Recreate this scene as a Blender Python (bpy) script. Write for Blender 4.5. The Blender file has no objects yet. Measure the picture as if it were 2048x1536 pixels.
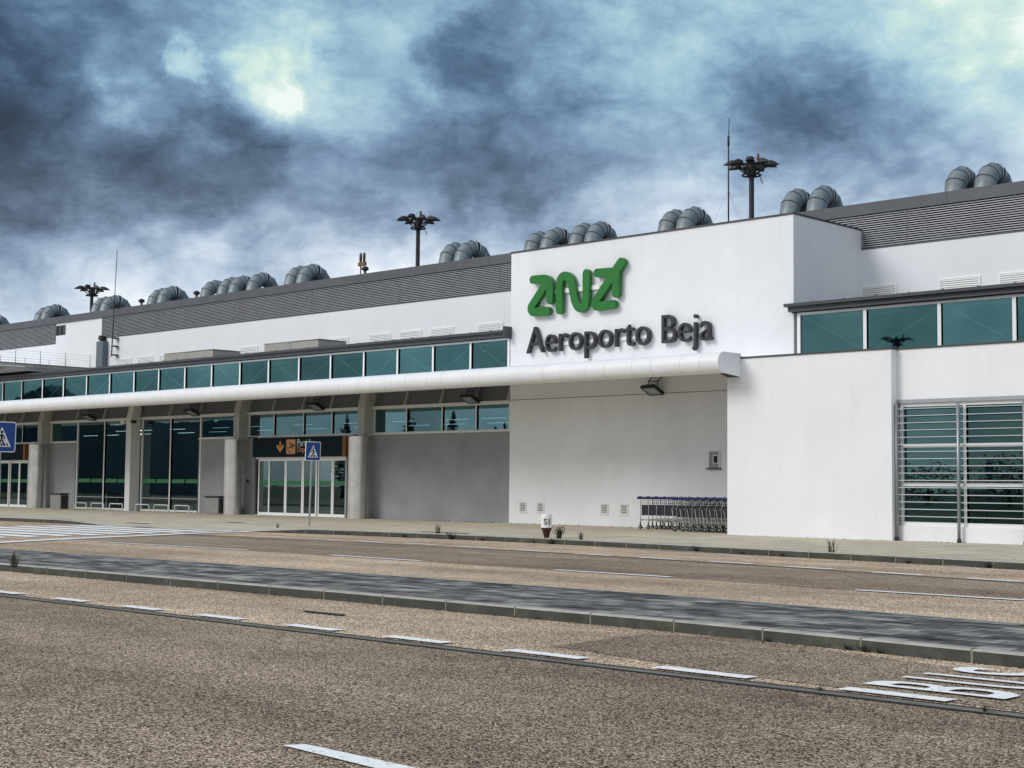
import bpy, bmesh, math, random
from mathutils import Vector, Matrix
random.seed(7)
S = bpy.context.scene
C = S.collection
rad = math.radians

# ------------------------------------------------------------------ camera
FOC, YAW, PIT, ROL = 2994.72, -0.767756, 0.06873, 0.009645      # focal in px of a 2048 px wide frame
CAM = Vector((0, 0, 1.27))
_r = Vector((math.cos(YAW), -math.sin(YAW), 0))
_f = Vector((math.sin(YAW) * math.cos(PIT), math.cos(YAW) * math.cos(PIT), math.sin(PIT)))
_u = _r.cross(_f)
CR = _r * math.cos(ROL) + _u * math.sin(ROL)
CU = -_r * math.sin(ROL) + _u * math.cos(ROL)
cam = bpy.data.cameras.new('camera')
cam.sensor_width = 36; cam.lens = FOC / 2048 * 36
cam.clip_start = .1; cam.clip_end = 3000
co = bpy.data.objects.new('camera', cam); C.objects.link(co)
M4 = Matrix((CR, CU, -_f)).transposed().to_4x4(); M4.translation = CAM
co.matrix_world = M4
S.camera = co
S.render.resolution_x, S.render.resolution_y = 1024, 768

def ray(px, py):
    return CR * ((px - 1024) / FOC) - CU * ((py - 768) / FOC) + _f
def P(px, py, x=None, y=None, z=None):
    "the point of the place seen at a pixel of the photograph, on the plane x=, y= or z="
    d = ray(px, py)
    t = (x - CAM.x) / d.x if x is not None else (y - CAM.y) / d.y if y is not None else (z - CAM.z) / d.z
    return CAM + d * t
def PX(px, y, py=850): return P(px, py, y=y).x

# ------------------------------------------------------------------ sky, sun, exposure
SUN_EL, SUN_AZ = rad(34), rad(205)          # sun direction: azimuth clockwise from +Y
sd = Vector((math.sin(SUN_AZ) * math.cos(SUN_EL), math.cos(SUN_AZ) * math.cos(SUN_EL), math.sin(SUN_EL)))
sun = bpy.data.lights.new('sun', 'SUN'); sun.energy = 1.5; sun.angle = rad(24); sun.color = (1, .97, .93)
so = bpy.data.objects.new('sun', sun); C.objects.link(so)
so.rotation_euler = (-sd).to_track_quat('-Z', 'Y').to_euler()
S.view_settings.view_transform = 'Standard'; S.view_settings.look = 'None'
S.view_settings.gamma = 1; S.view_settings.exposure = 0.15
W = bpy.data.worlds.new('World'); S.world = W; W.use_nodes = True
class NT:
    def __init__(s, nt): s.t = nt; s.n = nt.nodes; s.l = nt.links
    def new(s, typ, **k):
        n = s.n.new(typ)
        for a, v in k.items(): setattr(n, a, v)
        return n
    def put(s, sock, v):
        if isinstance(v, bpy.types.NodeSocket): s.l.new(v, sock)
        elif v is not None: sock.default_value = v
    def math(s, op, a, b=None, clamp=False):
        n = s.new('ShaderNodeMath', operation=op, use_clamp=clamp); s.put(n.inputs[0], a)
        if b is not None: s.put(n.inputs[1], b)
        return n.outputs[0]
    def noise(s, vec, scale, det=4, rough=.55, dist=0):
        n = s.new('ShaderNodeTexNoise'); s.put(n.inputs['Vector'], vec)
        n.inputs['Scale'].default_value = scale; n.inputs['Detail'].default_value = det
        n.inputs['Roughness'].default_value = rough; n.inputs['Distortion'].default_value = dist
        return n.outputs[0]
    def ramp(s, fac, stops, interp='LINEAR'):
        n = s.new('ShaderNodeValToRGB'); n.color_ramp.interpolation = interp; s.put(n.inputs[0], fac)
        e = n.color_ramp.elements
        while len(e) > 1: e.remove(e[0])
        e[0].position = stops[0][0]; e[0].color = (*stops[0][1], 1)
        for p, c in stops[1:]:
            q = e.new(p); q.color = (*c, 1)
        return n.outputs[0]
    def mix(s, f, a, b, blend='MIX'):
        n = s.new('ShaderNodeMix', data_type='RGBA', blend_type=blend); s.put(n.inputs[0], f)
        s.put(n.inputs[6], a if isinstance(a, bpy.types.NodeSocket) else (*a, 1)); s.put(n.inputs[7], b if isinstance(b, bpy.types.NodeSocket) else (*b, 1))
        return n.outputs[2]
    def rng(s, v, a, b, c=0, d=1, smooth=False):
        n = s.new('ShaderNodeMapRange', interpolation_type='SMOOTHSTEP' if smooth else 'LINEAR')
        s.put(n.inputs[0], v)
        for i, q in enumerate((a, b, c, d)): n.inputs[i + 1].default_value = q
        return n.outputs[0]
w = NT(W.node_tree); w.n.clear()
def lin(r, g, b):
    return tuple(((v / 255 + .055) / 1.055) ** 2.4 if v > 10 else v / 255 / 12.92 for v in (r, g, b))
tc = w.new('ShaderNodeTexCoord').outputs['Generated']
warp = w.new('ShaderNodeTexNoise'); w.put(warp.inputs[0], tc); warp.inputs['Scale'].default_value = 10; warp.inputs['Detail'].default_value = 8; warp.inputs['Roughness'].default_value = .62
wv = w.new('ShaderNodeVectorMath', operation='MULTIPLY_ADD'); w.put(wv.inputs[0], warp.outputs['Color'])
wv.inputs[1].default_value = (.11, .11, .11)
sb = w.new('ShaderNodeVectorMath', operation='SUBTRACT'); w.put(sb.inputs[0], tc); sb.inputs[1].default_value = (.055, .055, .055)
w.put(wv.inputs[2], sb.outputs[0])
dirn = w.new('ShaderNodeVectorMath', operation='NORMALIZE'); w.put(dirn.inputs[0], wv.outputs[0]); dv = dirn.outputs[0]
sc = w.new('ShaderNodeVectorMath', operation='MULTIPLY'); w.put(sc.inputs[0], tc); sc.inputs[1].default_value = (1, 1, 1.7)
n1 = w.noise(sc.outputs[0], 9, 8, .62, .25)
n2 = w.noise(sc.outputs[0], 34, 8, .68, .4)
# thickness of the cloud cover over the place: a loose lattice of directions, blended and warped by noise
ROWS = {-90: (.5, .5, .4, .6, .5, .6, .55, .62, .65, .7, .75, .8, .8),
 0: (.50, .56, .36, .58, .44, .58, .56, .62, .66, .66, .76, .86, .80), 75: (.30, .26, .56, .68, .64, .68, .44, .60, .68, .58, .70, .80, .82),
 140: (.22, .34, .60, .66, .60, .58, .36, .54, .64, .46, .54, .62, .74), 205: (.22, .60, .66, .44, .54, .52, .38, .46, .60, .38, .38, .58, .68),
 270: (.18, .34, .34, .40, .50, .46, .34, .38, .54, .42, .34, .52, .66), 335: (.20, .30, .28, .34, .46, .34, .28, .30, .52, .50, .42, .54, .68),
 400: (.28, .36, .34, .36, .46, .28, .30, .44, .62, .64, .66, .68, .72), 465: (.54, .56, .54, .52, .64, .74, .90, .72, .7, .7, .7, .72, .75),
 535: (.64, .66, .68, .66, .78, .96, .96, .8, .7, .7, .7, .7, .7), 610: (.74, .76, .78, .84, .92, .96, .9, .8, .75, .75, .75, .75, .75)}
XS = (0, 170, 340, 540, 690, 850, 1010, 1180, 1350, 1520, 1680, 1860, 2030)
sw_, sv_ = None, None
for py, row in ROWS.items():
    for px, v_ in zip(XS, row):
        d = ray(px, py).normalized()
        dp = w.new('ShaderNodeVectorMath', operation='DOT_PRODUCT'); w.put(dp.inputs[0], dv); dp.inputs[1].default_value = d
        k = w.rng(dp.outputs['Value'], math.cos(185 / FOC), 1.0, 0, 1, True)
        a_ = w.math('MULTIPLY', k, .5 + (v_ - .5) * 1.42)
        sw_ = k if sw_ is None else w.math('ADD', sw_, k); sv_ = a_ if sv_ is None else w.math('ADD', sv_, a_)
sep = w.new('ShaderNodeSeparateXYZ'); w.put(sep.inputs[0], tc)
base_ = w.rng(sep.outputs['Y'], .45, -.25, .52, .82, True)      # thinner, brighter cloud behind the photographer
val = w.math('DIVIDE', w.math('ADD', sv_, w.math('MULTIPLY', base_, .12)), w.math('ADD', sw_, .12))
val = w.math('ADD', val, w.math('MULTIPLY', w.math('SUBTRACT', n1, .5), .62))
val = w.math('ADD', val, w.math('MULTIPLY', w.math('SUBTRACT', n2, .5), .34))
bil = w.math('ABSOLUTE', w.math('SUBTRACT', w.noise(sc.outputs[0], 13, 5, .5, .15), .5))
val = w.math('ADD', val, w.math('MULTIPLY', w.math('SUBTRACT', bil, .08), .85))
for px, py, r_, a_ in ((545, 98, 75, .15), (562, 150, 45, .10), (600, 100, 60, .12), (660, 100, 60, .12), (500, 90, 50, .10), (405, 125, 52, .22), (610, 35, 40, .10), (270, 190, 80, .12), (200, 205, 60, .08), (930, 120, 110, -.16), (470, 245, 90, -.12), (1560, 215, 110, -.08)):
    dp = w.new('ShaderNodeVectorMath', operation='DOT_PRODUCT'); w.put(dp.inputs[0], dv); dp.inputs[1].default_value = ray(px, py).normalized()
    val = w.math('ADD', val, w.math('MULTIPLY', w.rng(dp.outputs['Value'], math.cos(r_ / FOC), 1.0, 0, 1, True), a_))
stops = [0, .16, .32, .48, .62, .76, .90, 1.0]
hi_ = w.ramp(val, list(zip(stops, (lin(30, 42, 58), lin(52, 70, 94), lin(82, 108, 134), lin(116, 146, 174), lin(148, 182, 202), lin(176, 208, 216), lin(206, 230, 220), lin(236, 246, 238)))))
lo_ = w.ramp(val, list(zip(stops, (lin(36, 44, 56), lin(62, 74, 92), lin(92, 108, 130), lin(126, 146, 172), lin(160, 178, 200), lin(192, 206, 222), lin(220, 228, 238), lin(246, 249, 252)))))
cloud = w.mix(w.math('MULTIPLY', w.rng(sep.outputs['Z'], .17, .27, 0, 1, True), w.math('MULTIPLY', w.rng(sep.outputs['Y'], .2, .42, 0, 1, True), w.rng(sep.outputs['Z'], .60, .38, 0, 1, True))), lo_, hi_)
neu = w.ramp(val, list(zip(stops, (lin(40, 44, 52), lin(66, 74, 86), lin(100, 110, 124), lin(140, 150, 164), lin(174, 182, 192), lin(206, 211, 218), lin(232, 234, 237), lin(250, 250, 250)))))
cloud = w.mix(w.rng(sep.outputs['Y'], .15, -.2, 0, .65, True), cloud, neu)
sky = w.new('ShaderNodeTexSky', sky_type='NISHITA'); sky.sun_disc = False; sky.sun_elevation = SUN_EL; sky.sun_rotation = SUN_AZ
cl10 = w.mix(1, cloud, (10, 10, 10), 'MULTIPLY')
col = w.mix(.9, sky.outputs[0], cl10)
bg = w.new('ShaderNodeBackground'); w.put(bg.inputs[0], col); bg.inputs[1].default_value = .1
w.l.new(bg.outputs[0], w.new('ShaderNodeOutputWorld').inputs[0])

# ------------------------------------------------------------------ materials
MATS = {}
def mat(name, base=(.5, .5, .5), rough=.6, metal=0, var=0, vscale=3, bump=0, bscale=60, spec=.5, fn=None, streak=0):
    if name in MATS: return MATS[name]
    m = bpy.data.materials.new(name); m.use_nodes = True
    t = NT(m.node_tree); bs = t.n['Principled BSDF']
    bs.inputs['Roughness'].default_value = rough; bs.inputs['Metallic'].default_value = metal
    bs.inputs['Specular IOR Level'].default_value = spec
    oc = t.new('ShaderNodeTexCoord').outputs['Object']
    c = None
    if fn: c = fn(t, oc, bs)
    elif var or streak:
        n = t.noise(oc, vscale, 6, .6)
        lo = tuple(v * (1 - var) for v in base); hi = tuple(min(1, v * (1 + var)) for v in base)
        c = t.ramp(n, [(.3, lo), (.7, hi)])
        if streak:
            ms = t.new('ShaderNodeVectorMath', operation='MULTIPLY'); t.put(ms.inputs[0], oc); ms.inputs[1].default_value = (2.2, 2.2, .16)
            s_ = t.rng(t.noise(ms.outputs[0], 1.6, 6, .65), .48, .78, 0, streak)
            c = t.mix(s_, c, tuple(v * .62 for v in base))
    if c is not None: t.put(bs.inputs['Base Color'], c)
    else: bs.inputs['Base Color'].default_value = (*base, 1)
    if bump:
        bn = t.new('ShaderNodeBump'); bn.inputs['Strength'].default_value = bump; bn.inputs['Distance'].default_value = .01
        t.put(bn.inputs['Height'], t.noise(oc, bscale, 3)); t.put(bs.inputs['Normal'], bn.outputs[0])
    MATS[name] = m; return m
white = mat('white_render', (.80, .81, .83), .85, var=.05, vscale=.55, bump=.25, bscale=90, streak=.12)
whiteR = mat('rear_render', (.80, .82, .85), .85, var=.03, vscale=.5, bump=.2, bscale=90, streak=.10)
grey = mat('grey_render', (.28, .29, .305), .8, var=.16, vscale=.8, bump=.3, bscale=110, streak=.15)
wmetal = mat('white_metal', (.82, .83, .84), .35, var=.03, vscale=2)
frame = mat('aluminium_frame', (.70, .71, .70), .38, var=.06, vscale=3)
lframe = mat('white_frame', (.86, .87, .86), .35)
darkf = mat('dark_flashing', (.045, .05, .058), .45, var=.15, vscale=2)
fascia = mat('grey_fascia', (.085, .092, .105), .5, var=.14, vscale=1.2)
blade = mat('louvre_blade', (.42, .43, .46), .4, metal=.3, var=.1, vscale=1.5)
black = mat('black_void', (.012, .013, .016), .8)
galv = mat('galvanised_steel', (.21, .245, .26), .5, metal=.35, var=.38, vscale=2.6, bump=.25, bscale=9, streak=.3)
galvd = mat('duct_joint', (.035, .04, .045), .6)
galvl = mat('duct_clamp', (.62, .64, .65), .35, metal=.4)
post = mat('post_steel', (.34, .36, .38), .4, metal=.5, var=.1, vscale=6)
mast = mat('mast_paint', (.018, .02, .024), .6)
concp = mat('pillar_concrete', (.40, .41, .39), .8, var=.12, vscale=4, bump=.3, bscale=40)
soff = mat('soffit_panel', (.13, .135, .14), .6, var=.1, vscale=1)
rib = mat('soffit_rib', (.36, .37, .36), .6, var=.08, vscale=5)
beige = mat('beige_panel', (.36, .35, .32), .7, var=.12, vscale=1.5)
steelc = mat('brushed_column', (.68, .66, .62), .30, metal=.85, var=.14, vscale=2.2, bump=.15, bscale=200)
binm = mat('bin_steel', (.30, .30, .29), .4, metal=.6, var=.15, vscale=5)
darkm = mat('dark_metal', (.02, .022, .025), .5)
navy = mat('sign_navy', (.009, .020, .030), .85, var=.15, vscale=3, spec=.15)
orange = mat('sign_orange', (.62, .29, .09), .5)
brown = mat('sign_brown', (.22, .08, .02), .5)
wtext = mat('sign_white', (.75, .76, .76), .5)
green = mat('logo_green', (.003, .15, .012), .38, var=.12, vscale=2)
letter = mat('letter_grey', (.020, .021, .027), .42, var=.1, vscale=4)
blue = mat('sign_blue', (.006, .06, .28), .4)
cblue = mat('trolley_blue', (.008, .018, .11), .45)
cpan = mat('trolley_panel', (.008, .01, .02), .5)
chrome = mat('trolley_tube', (.50, .51, .51), .28, metal=.8)
rubber = mat('rubber', (.012, .012, .012), .7)
oxred = mat('oxide_red', (.05, .008, .012), .55, var=.2, vscale=20)
bwhite = mat('bollard_white', (.82, .82, .82), .5, var=.04, vscale=12)
bblk = mat('bollard_black', (.01, .01, .01), .6)
tubew = bpy.data.materials.new('lit_tube'); tubew.use_nodes = True
_b = tubew.node_tree.nodes['Principled BSDF']; _b.inputs['Emission Color'].default_value = (.8, .95, 1, 1); _b.inputs['Emission Strength'].default_value = 3.5
bark = mat('bark', (.07, .05, .035), .9)
leafm = mat('foliage', fn=lambda t, oc, bs: t.ramp(t.noise(oc, 2.0, 3), [(.3, (.012, .022, .012)), (.7, (.04, .065, .03))]), rough=.7)
weedm = mat('weed', fn=lambda t, oc, bs: t.ramp(t.noise(oc, 30, 3), [(.3, (.02, .028, .012)), (.7, (.06, .06, .03))]), rough=.8)
interior = mat('interior_dark', (.26, .33, .35), .9)
cwall = mat('interior_steel', (.30, .34, .34), .6)
hang = mat('hangar_cladding', (.09, .13, .15), .8, var=.2, vscale=.3)

def glassmat(name, refl, trans, k, rough=.012):
    m = bpy.data.materials.new(name); m.use_nodes = True; t = NT(m.node_tree); t.n.clear()
    oc = t.new('ShaderNodeTexCoord').outputs['Object']; rnd = t.new('ShaderNodeObjectInfo').outputs['Random']
    g = t.new('ShaderNodeBsdfGlossy'); g.inputs['Roughness'].default_value = rough
    t.put(g.inputs['Color'], t.mix(rnd, tuple(v * .66 for v in refl), tuple(v * 1.28 for v in refl)))
    of = t.new('ShaderNodeVectorMath', operation='ADD'); t.put(of.inputs[0], oc); cb = t.new('ShaderNodeCombineXYZ'); t.put(cb.inputs[0], t.math('MULTIPLY', rnd, 50)); t.put(of.inputs[1], cb.outputs[0])
    bn = t.new('ShaderNodeBump'); bn.inputs['Strength'].default_value = .05; bn.inputs['Distance'].default_value = .02
    t.put(bn.inputs['Height'], t.noise(of.outputs[0], 1.1, 2)); t.put(g.inputs['Normal'], bn.outputs[0])
    tr = t.new('ShaderNodeBsdfTransparent'); tr.inputs['Color'].default_value = (*trans, 1)
    mx = t.new('ShaderNodeMixShader'); t.put(mx.inputs[0], k)
    t.l.new(tr.outputs[0], mx.inputs[1]); t.l.new(g.outputs[0], mx.inputs[2])
    t.l.new(mx.outputs[0], t.new('ShaderNodeOutputMaterial').inputs[0]); return m
glass = glassmat('teal_glass', (.14, .30, .315), (.72, .86, .84), .45)
glassb = glassmat('clear_glass', (.24, .32, .33), (.66, .78, .78), .5)
glassr = glassmat('right_glass', (.10, .185, .195), (.60, .76, .76), .55)
glassw = glassmat('band_glass', (.17, .30, .33), (.50, .65, .66), .6)
stripe = mat('green_film', (.02, .16, .05), .5)

def asphalt(t, oc, bs, dark=1.36, tint=(1.12, .96, .79)):
    big = t.noise(oc, .22, 6, .62); mid = t.noise(oc, 1.4, 6, .65)
    lane = t.new('ShaderNodeVectorMath', operation='MULTIPLY'); t.put(lane.inputs[0], oc); lane.inputs[1].default_value = (.05, 1.1, 1)
    tracks = t.noise(lane.outputs[0], 1.0, 4, .55)
    vo = t.new('ShaderNodeTexVoronoi'); t.put(vo.inputs['Vector'], oc); vo.inputs['Scale'].default_value = 100
    v2 = t.new('ShaderNodeTexVoronoi'); t.put(v2.inputs['Vector'], oc); v2.inputs['Scale'].default_value = 200
    sp = t.new('ShaderNodeSeparateColor'); t.put(sp.inputs[0], vo.outputs['Color'])
    sp2 = t.new('ShaderNodeSeparateColor'); t.put(sp2.inputs[0], v2.outputs['Color'])
    k = t.math('ADD', t.math('MULTIPLY', sp.outputs[0], .62), t.math('MULTIPLY', sp2.outputs[1], .38))
    c = t.ramp(k, [(.18, (.010, .009, .008)), (.34, (.08, .066, .052)), (.50, (.31, .26, .21)), (.68, (.55, .475, .395)), (.84, (1.0, .96, .88))])
    tone = t.math('ADD', t.math('ADD', t.math('MULTIPLY', big, .55), t.math('MULTIPLY', mid, .30)), t.math('MULTIPLY', tracks, .40))
    c = t.mix(1, c, t.ramp(tone, [(.47, tuple(.55 * dark * q for q in tint)), (.60, tuple(.84 * dark * q for q in tint)), (.74, tuple(1.16 * dark * q for q in tint))]), 'MULTIPLY')
    vc = t.new('ShaderNodeTexVoronoi', feature='DISTANCE_TO_EDGE'); t.put(vc.inputs['Vector'], wob(t, oc)); vc.inputs['Scale'].default_value = .23
    crack = t.math('MULTIPLY', t.math('LESS_THAN', vc.outputs['Distance'], .0022), t.math('GREATER_THAN', mid, .55))
    return t.mix(t.math('MULTIPLY', crack, .6), c, (.02, .018, .015))
def wob(t, oc):
    n = t.new('ShaderNodeTexNoise'); t.put(n.inputs['Vector'], oc); n.inputs['Scale'].default_value = 1.6; n.inputs['Detail'].default_value = 6
    a = t.new('ShaderNodeVectorMath', operation='MULTIPLY_ADD'); t.put(a.inputs[0], n.outputs['Color']); a.inputs[1].default_value = (.9, .9, 0); t.put(a.inputs[2], oc); return a.outputs[0]
asph = mat('tan_asphalt', fn=asphalt, rough=.95, bump=.5, bscale=70, spec=.1)
def asphalt2(t, oc, bs):
    return asphalt(t, oc, bs, .84, (1.10, .96, .81))
asph2 = mat('worn_asphalt', fn=asphalt2, rough=.95, bump=.5, bscale=70, spec=.1)
def pave(t, oc, bs):
    br = t.new('ShaderNodeTexBrick'); t.put(br.inputs['Vector'], oc); br.inputs['Scale'].default_value = 1
    br.inputs['Brick Width'].default_value = .42; br.inputs['Row Height'].default_value = .21; br.inputs['Mortar Size'].default_value = .006
    br.inputs['Color1'].default_value = (.20, .21, .20, 1); br.inputs['Color2'].default_value = (.34, .34, .31, 1); br.inputs['Mortar'].default_value = (.14, .14, .12, 1)
    n = t.noise(oc, .9, 6, .65)
    c = t.mix(.75, br.outputs[0], (.66, .585, .46))
    return t.mix(1, c, t.ramp(n, [(.3, (.72, .72, .70)), (.7, (1.1, 1.08, 1.02))]), 'MULTIPLY')
pavem = mat('sidewalk_paving', fn=pave, rough=.95, bump=.3, bscale=30, spec=.1)
def medp(t, oc, bs):
    br = t.new('ShaderNodeTexBrick'); t.put(br.inputs['Vector'], oc); br.inputs['Scale'].default_value = 1
    br.inputs['Brick Width'].default_value = .30; br.inputs['Row Height'].default_value = .20; br.inputs['Mortar Size'].default_value = .008
    br.inputs['Color1'].default_value = (.085, .082, .078, 1); br.inputs['Color2'].default_value = (.30, .29, .27, 1); br.inputs['Mortar'].default_value = (.03, .033, .035, 1)
    ms = t.new('ShaderNodeVectorMath', operation='MULTIPLY'); t.put(ms.inputs[0], oc); ms.inputs[1].default_value = (1.1, 3.2, 1)
    n = t.noise(ms.outputs[0], .9, 7, .75)
    return t.mix(1, br.outputs[0], t.ramp(n, [(.40, (.35, .35, .36)), (.47, (.85, .85, .85)), (.55, (1.3, 1.29, 1.25)), (.66, (1.8, 1.78, 1.7))]), 'MULTIPLY')
medm = mat('slate_paving', fn=medp, rough=.95, bump=.6, bscale=22, spec=.08)
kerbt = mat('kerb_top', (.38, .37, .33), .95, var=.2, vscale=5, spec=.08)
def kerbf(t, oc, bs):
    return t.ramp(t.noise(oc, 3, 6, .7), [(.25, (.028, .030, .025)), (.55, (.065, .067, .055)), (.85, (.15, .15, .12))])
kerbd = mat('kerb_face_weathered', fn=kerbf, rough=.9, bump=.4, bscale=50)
kerbj = mat('kerb_joint', (.26, .24, .19), .9, var=.2, vscale=10)
def paintf(t, oc, bs):
    n = t.noise(oc, 28, 5, .7)
    return t.ramp(n, [(.34, (.30, .27, .23)), (.43, (.92, .92, .90)), (1, (.96, .96, .95))])
paint = mat('road_paint', fn=paintf, rough=.95, spec=.08)
conc = mat('gutter_concrete', (.17, .16, .135), .9, var=.25, vscale=4, bump=.4)
dirt = mat('gutter_dirt', (.02, .02, .016), .95, var=.3, vscale=12)
farland = mat('dry_grass_ground', (.11, .11, .06), .95, var=.25, vscale=.1)

# ------------------------------------------------------------------ mesh helpers
class MB:
    def __init__(s): s.v = []; s.f = []; s.m = []; s.mats = []; s.sm = []
    def mi(s, m):
        if m not in s.mats: s.mats.append(m)
        return s.mats.index(m)
    def add(s, vs, fs, m, smooth=False):
        o = len(s.v); s.v += [tuple(v) for v in vs]; k = s.mi(m)
        for f in fs: s.f.append([i + o for i in f]); s.m.append(k); s.sm.append(smooth)
        return s
    def box(s, x0, x1, y0, y1, z0, z1, m):
        if x0 > x1: x0, x1 = x1, x0
        if y0 > y1: y0, y1 = y1, y0
        if z0 > z1: z0, z1 = z1, z0
        v = [(x, y, z) for z in (z0, z1) for y in (y0, y1) for x in (x0, x1)]
        return s.add(v, [(0, 2, 3, 1), (4, 5, 7, 6), (0, 1, 5, 4), (2, 6, 7, 3), (0, 4, 6, 2), (1, 3, 7, 5)], m)
    def prism(s, pts, fn, a, b, m, smooth=False):
        "pts: 2-D outline, fn(u, v, w) -> xyz, extruded from w=a to w=b"
        n = len(pts); v = [fn(u, q, a) for u, q in pts] + [fn(u, q, b) for u, q in pts]
        s.add(v, [tuple(range(n))[::-1], tuple(range(n, 2 * n))], m)
        return s.add(v, [(i, (i + 1) % n, n + (i + 1) % n, n + i) for i in range(n)], m, smooth)
    def ring(s, c, ax, r, seg, ref=None):
        ax = Vector(ax).normalized(); ref = Vector(ref) if ref else (Vector((0, 0, 1)) if abs(ax.z) < .9 else Vector((1, 0, 0)))
        a = ax.cross(ref).normalized(); b = ax.cross(a)
        return [Vector(c) + a * (r * math.cos(2 * math.pi * i / seg)) + b * (r * math.sin(2 * math.pi * i / seg)) for i in range(seg)]
    def cyl(s, p0, p1, r, m, seg=12, r1=None, cap=True, smooth=True):
        p0 = Vector(p0); p1 = Vector(p1); d = p1 - p0
        A = s.ring(p0, d, r, seg); B = s.ring(p1, d, r if r1 is None else r1, seg)
        s.add(A + B, [(i, (i + 1) % seg, seg + (i + 1) % seg, seg + i) for i in range(seg)], m, smooth)
        if cap: s.add(A, [tuple(range(seg))[::-1]], m); s.add(B, [tuple(range(seg))], m)
        return s
    def tube(s, pts, r, m, seg=8, smooth=True):
        pts = [Vector(p) for p in pts]; rings = []
        nrm = None
        for i, p in enumerate(pts):
            d = (pts[min(i + 1, len(pts) - 1)] - pts[max(i - 1, 0)]).normalized()
            if nrm is None: nrm = d.orthogonal().normalized()
            nrm = (nrm - d * nrm.dot(d)).normalized(); bn = d.cross(nrm)
            rings += [p + nrm * (r * math.cos(2 * math.pi * k / seg)) + bn * (r * math.sin(2 * math.pi * k / seg)) for k in range(seg)]
        n = len(pts)
        f = [(j * seg + i, j * seg + (i + 1) % seg, (j + 1) * seg + (i + 1) % seg, (j + 1) * seg + i) for j in range(n - 1) for i in range(seg)]
        s.add(rings, f, m, smooth)
        s.add(rings[:seg], [tuple(range(seg))[::-1]], m); s.add(rings[-seg:], [tuple(range(seg))], m)
        return s
    def lathe(s, prof, c, m, seg=24, ax='Z'):
        c = Vector(c); v = []
        for r, h in prof:
            for i in range(seg):
                a = 2 * math.pi * i / seg; q = (r * math.cos(a), r * math.sin(a), h)
                if ax == 'Y': q = (q[0], q[2], q[1])
                v.append(c + Vector(q))
        n = len(prof)
        s.add(v, [(j * seg + i, j * seg + (i + 1) % seg, (j + 1) * seg + (i + 1) % seg, (j + 1) * seg + i) for j in range(n - 1) for i in range(seg)], m, True)
        s.add(v[:seg], [tuple(range(seg))[::-1]], m); s.add(v[-seg:], [tuple(range(seg))], m)
        return s
    def build(s, name, parent=None, loc=None):
        me = bpy.data.meshes.new(name)
        me.from_pydata(s.v, [], s.f)
        for m in s.mats: me.materials.append(m)
        me.polygons.foreach_set('material_index', s.m); me.polygons.foreach_set('use_smooth', s.sm)
        me.update()
        b = bmesh.new(); b.from_mesh(me); bmesh.ops.remove_doubles(b, verts=b.verts, dist=1e-5); bmesh.ops.recalc_face_normals(b, faces=b.faces)
        for e in b.edges:
            if len(e.link_faces) == 2 and e.calc_face_angle(0) > .6: e.smooth = False
        b.to_mesh(me); b.free()
        o = bpy.data.objects.new(name, me); C.objects.link(o)
        if loc is not None: o.location = loc
        if parent: o.parent = parent
        return o
def tag(o, label=None, cat=None, group=None, kind=None):
    if label: o['label'] = label
    if cat: o['category'] = cat
    if group: o['group'] = group
    if kind: o['kind'] = kind
    return o
def thing(name, label, cat, loc=(0, 0, 0), rz=0, group=None):
    o = bpy.data.objects.new(name, None); C.objects.link(o); o.location = loc; o.rotation_euler = (0, 0, rz); o.empty_display_size = .2
    return tag(o, label, cat, group)
def copy_tree(o, parent=None):
    c = o.copy(); C.objects.link(c); c.parent = parent
    for ch in list(o.children): copy_tree(ch, c)
    return c
ORD = 'first second third fourth fifth sixth seventh eighth ninth tenth eleventh twelfth thirteenth fourteenth fifteenth sixteenth seventeenth eighteenth nineteenth twentieth twenty-first twenty-second twenty-third twenty-fourth twenty-fifth twenty-sixth'.split()
XZ = lambda u, v, w_: (u, w_, v)       # outline in x,z extruded along y
YZ = lambda u, v, w_: (w_, u, v)       # outline in y,z extruded along x
def rrect(x0, x1, z0, z1, r, n=6):
    o = []
    for cx, cz, a0 in ((x1 - r, z1 - r, 0), (x0 + r, z1 - r, 90), (x0 + r, z0 + r, 180), (x1 - r, z0 + r, 270)):
        for i in range(n + 1): a = rad(a0 + 90 * i / n); o.append((cx + r * math.cos(a), cz + r * math.sin(a)))
    return o
def text_mesh(s, name, m, depth, size=1, x0=0, x1=None, z0=0, z1=None, y=0, parent=None, offset=0):
    "built-in font, stretched to a box of the place, standing in the x,z plane, front at y"
    cu = bpy.data.curves.new('t', 'FONT'); cu.body = s; cu.extrude = .5; cu.offset = offset; cu.resolution_u = 6
    ob = bpy.data.objects.new('t', cu); C.objects.link(ob)
    dg = bpy.context.evaluated_depsgraph_get(); me = bpy.data.meshes.new_from_object(ob.evaluated_get(dg))
    bpy.data.objects.remove(ob); bpy.data.curves.remove(cu)
    xs = [v.co.x for v in me.vertices]; ys = [v.co.y for v in me.vertices]
    ax, bx, ay, by = min(xs), max(xs), min(ys), max(ys)
    kx = (x1 - x0) / (bx - ax) if x1 is not None else size
    kz = (z1 - z0) / (by - ay) if z1 is not None else size
    for v in me.vertices:
        q = v.co.copy(); v.co = (x0 + (q.x - ax) * kx, y + (.5 - q.z) * depth, z0 + (q.y - ay) * kz)
    me.materials.clear(); me.materials.append(m); me.name = name
    b = bmesh.new(); b.from_mesh(me); bmesh.ops.remove_doubles(b, verts=b.verts, dist=1e-5); bmesh.ops.recalc_face_normals(b, faces=b.faces); b.to_mesh(me); b.free()
    o = bpy.data.objects.new(name, me); C.objects.link(o)
    if parent: o.parent = parent
    return o

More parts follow.
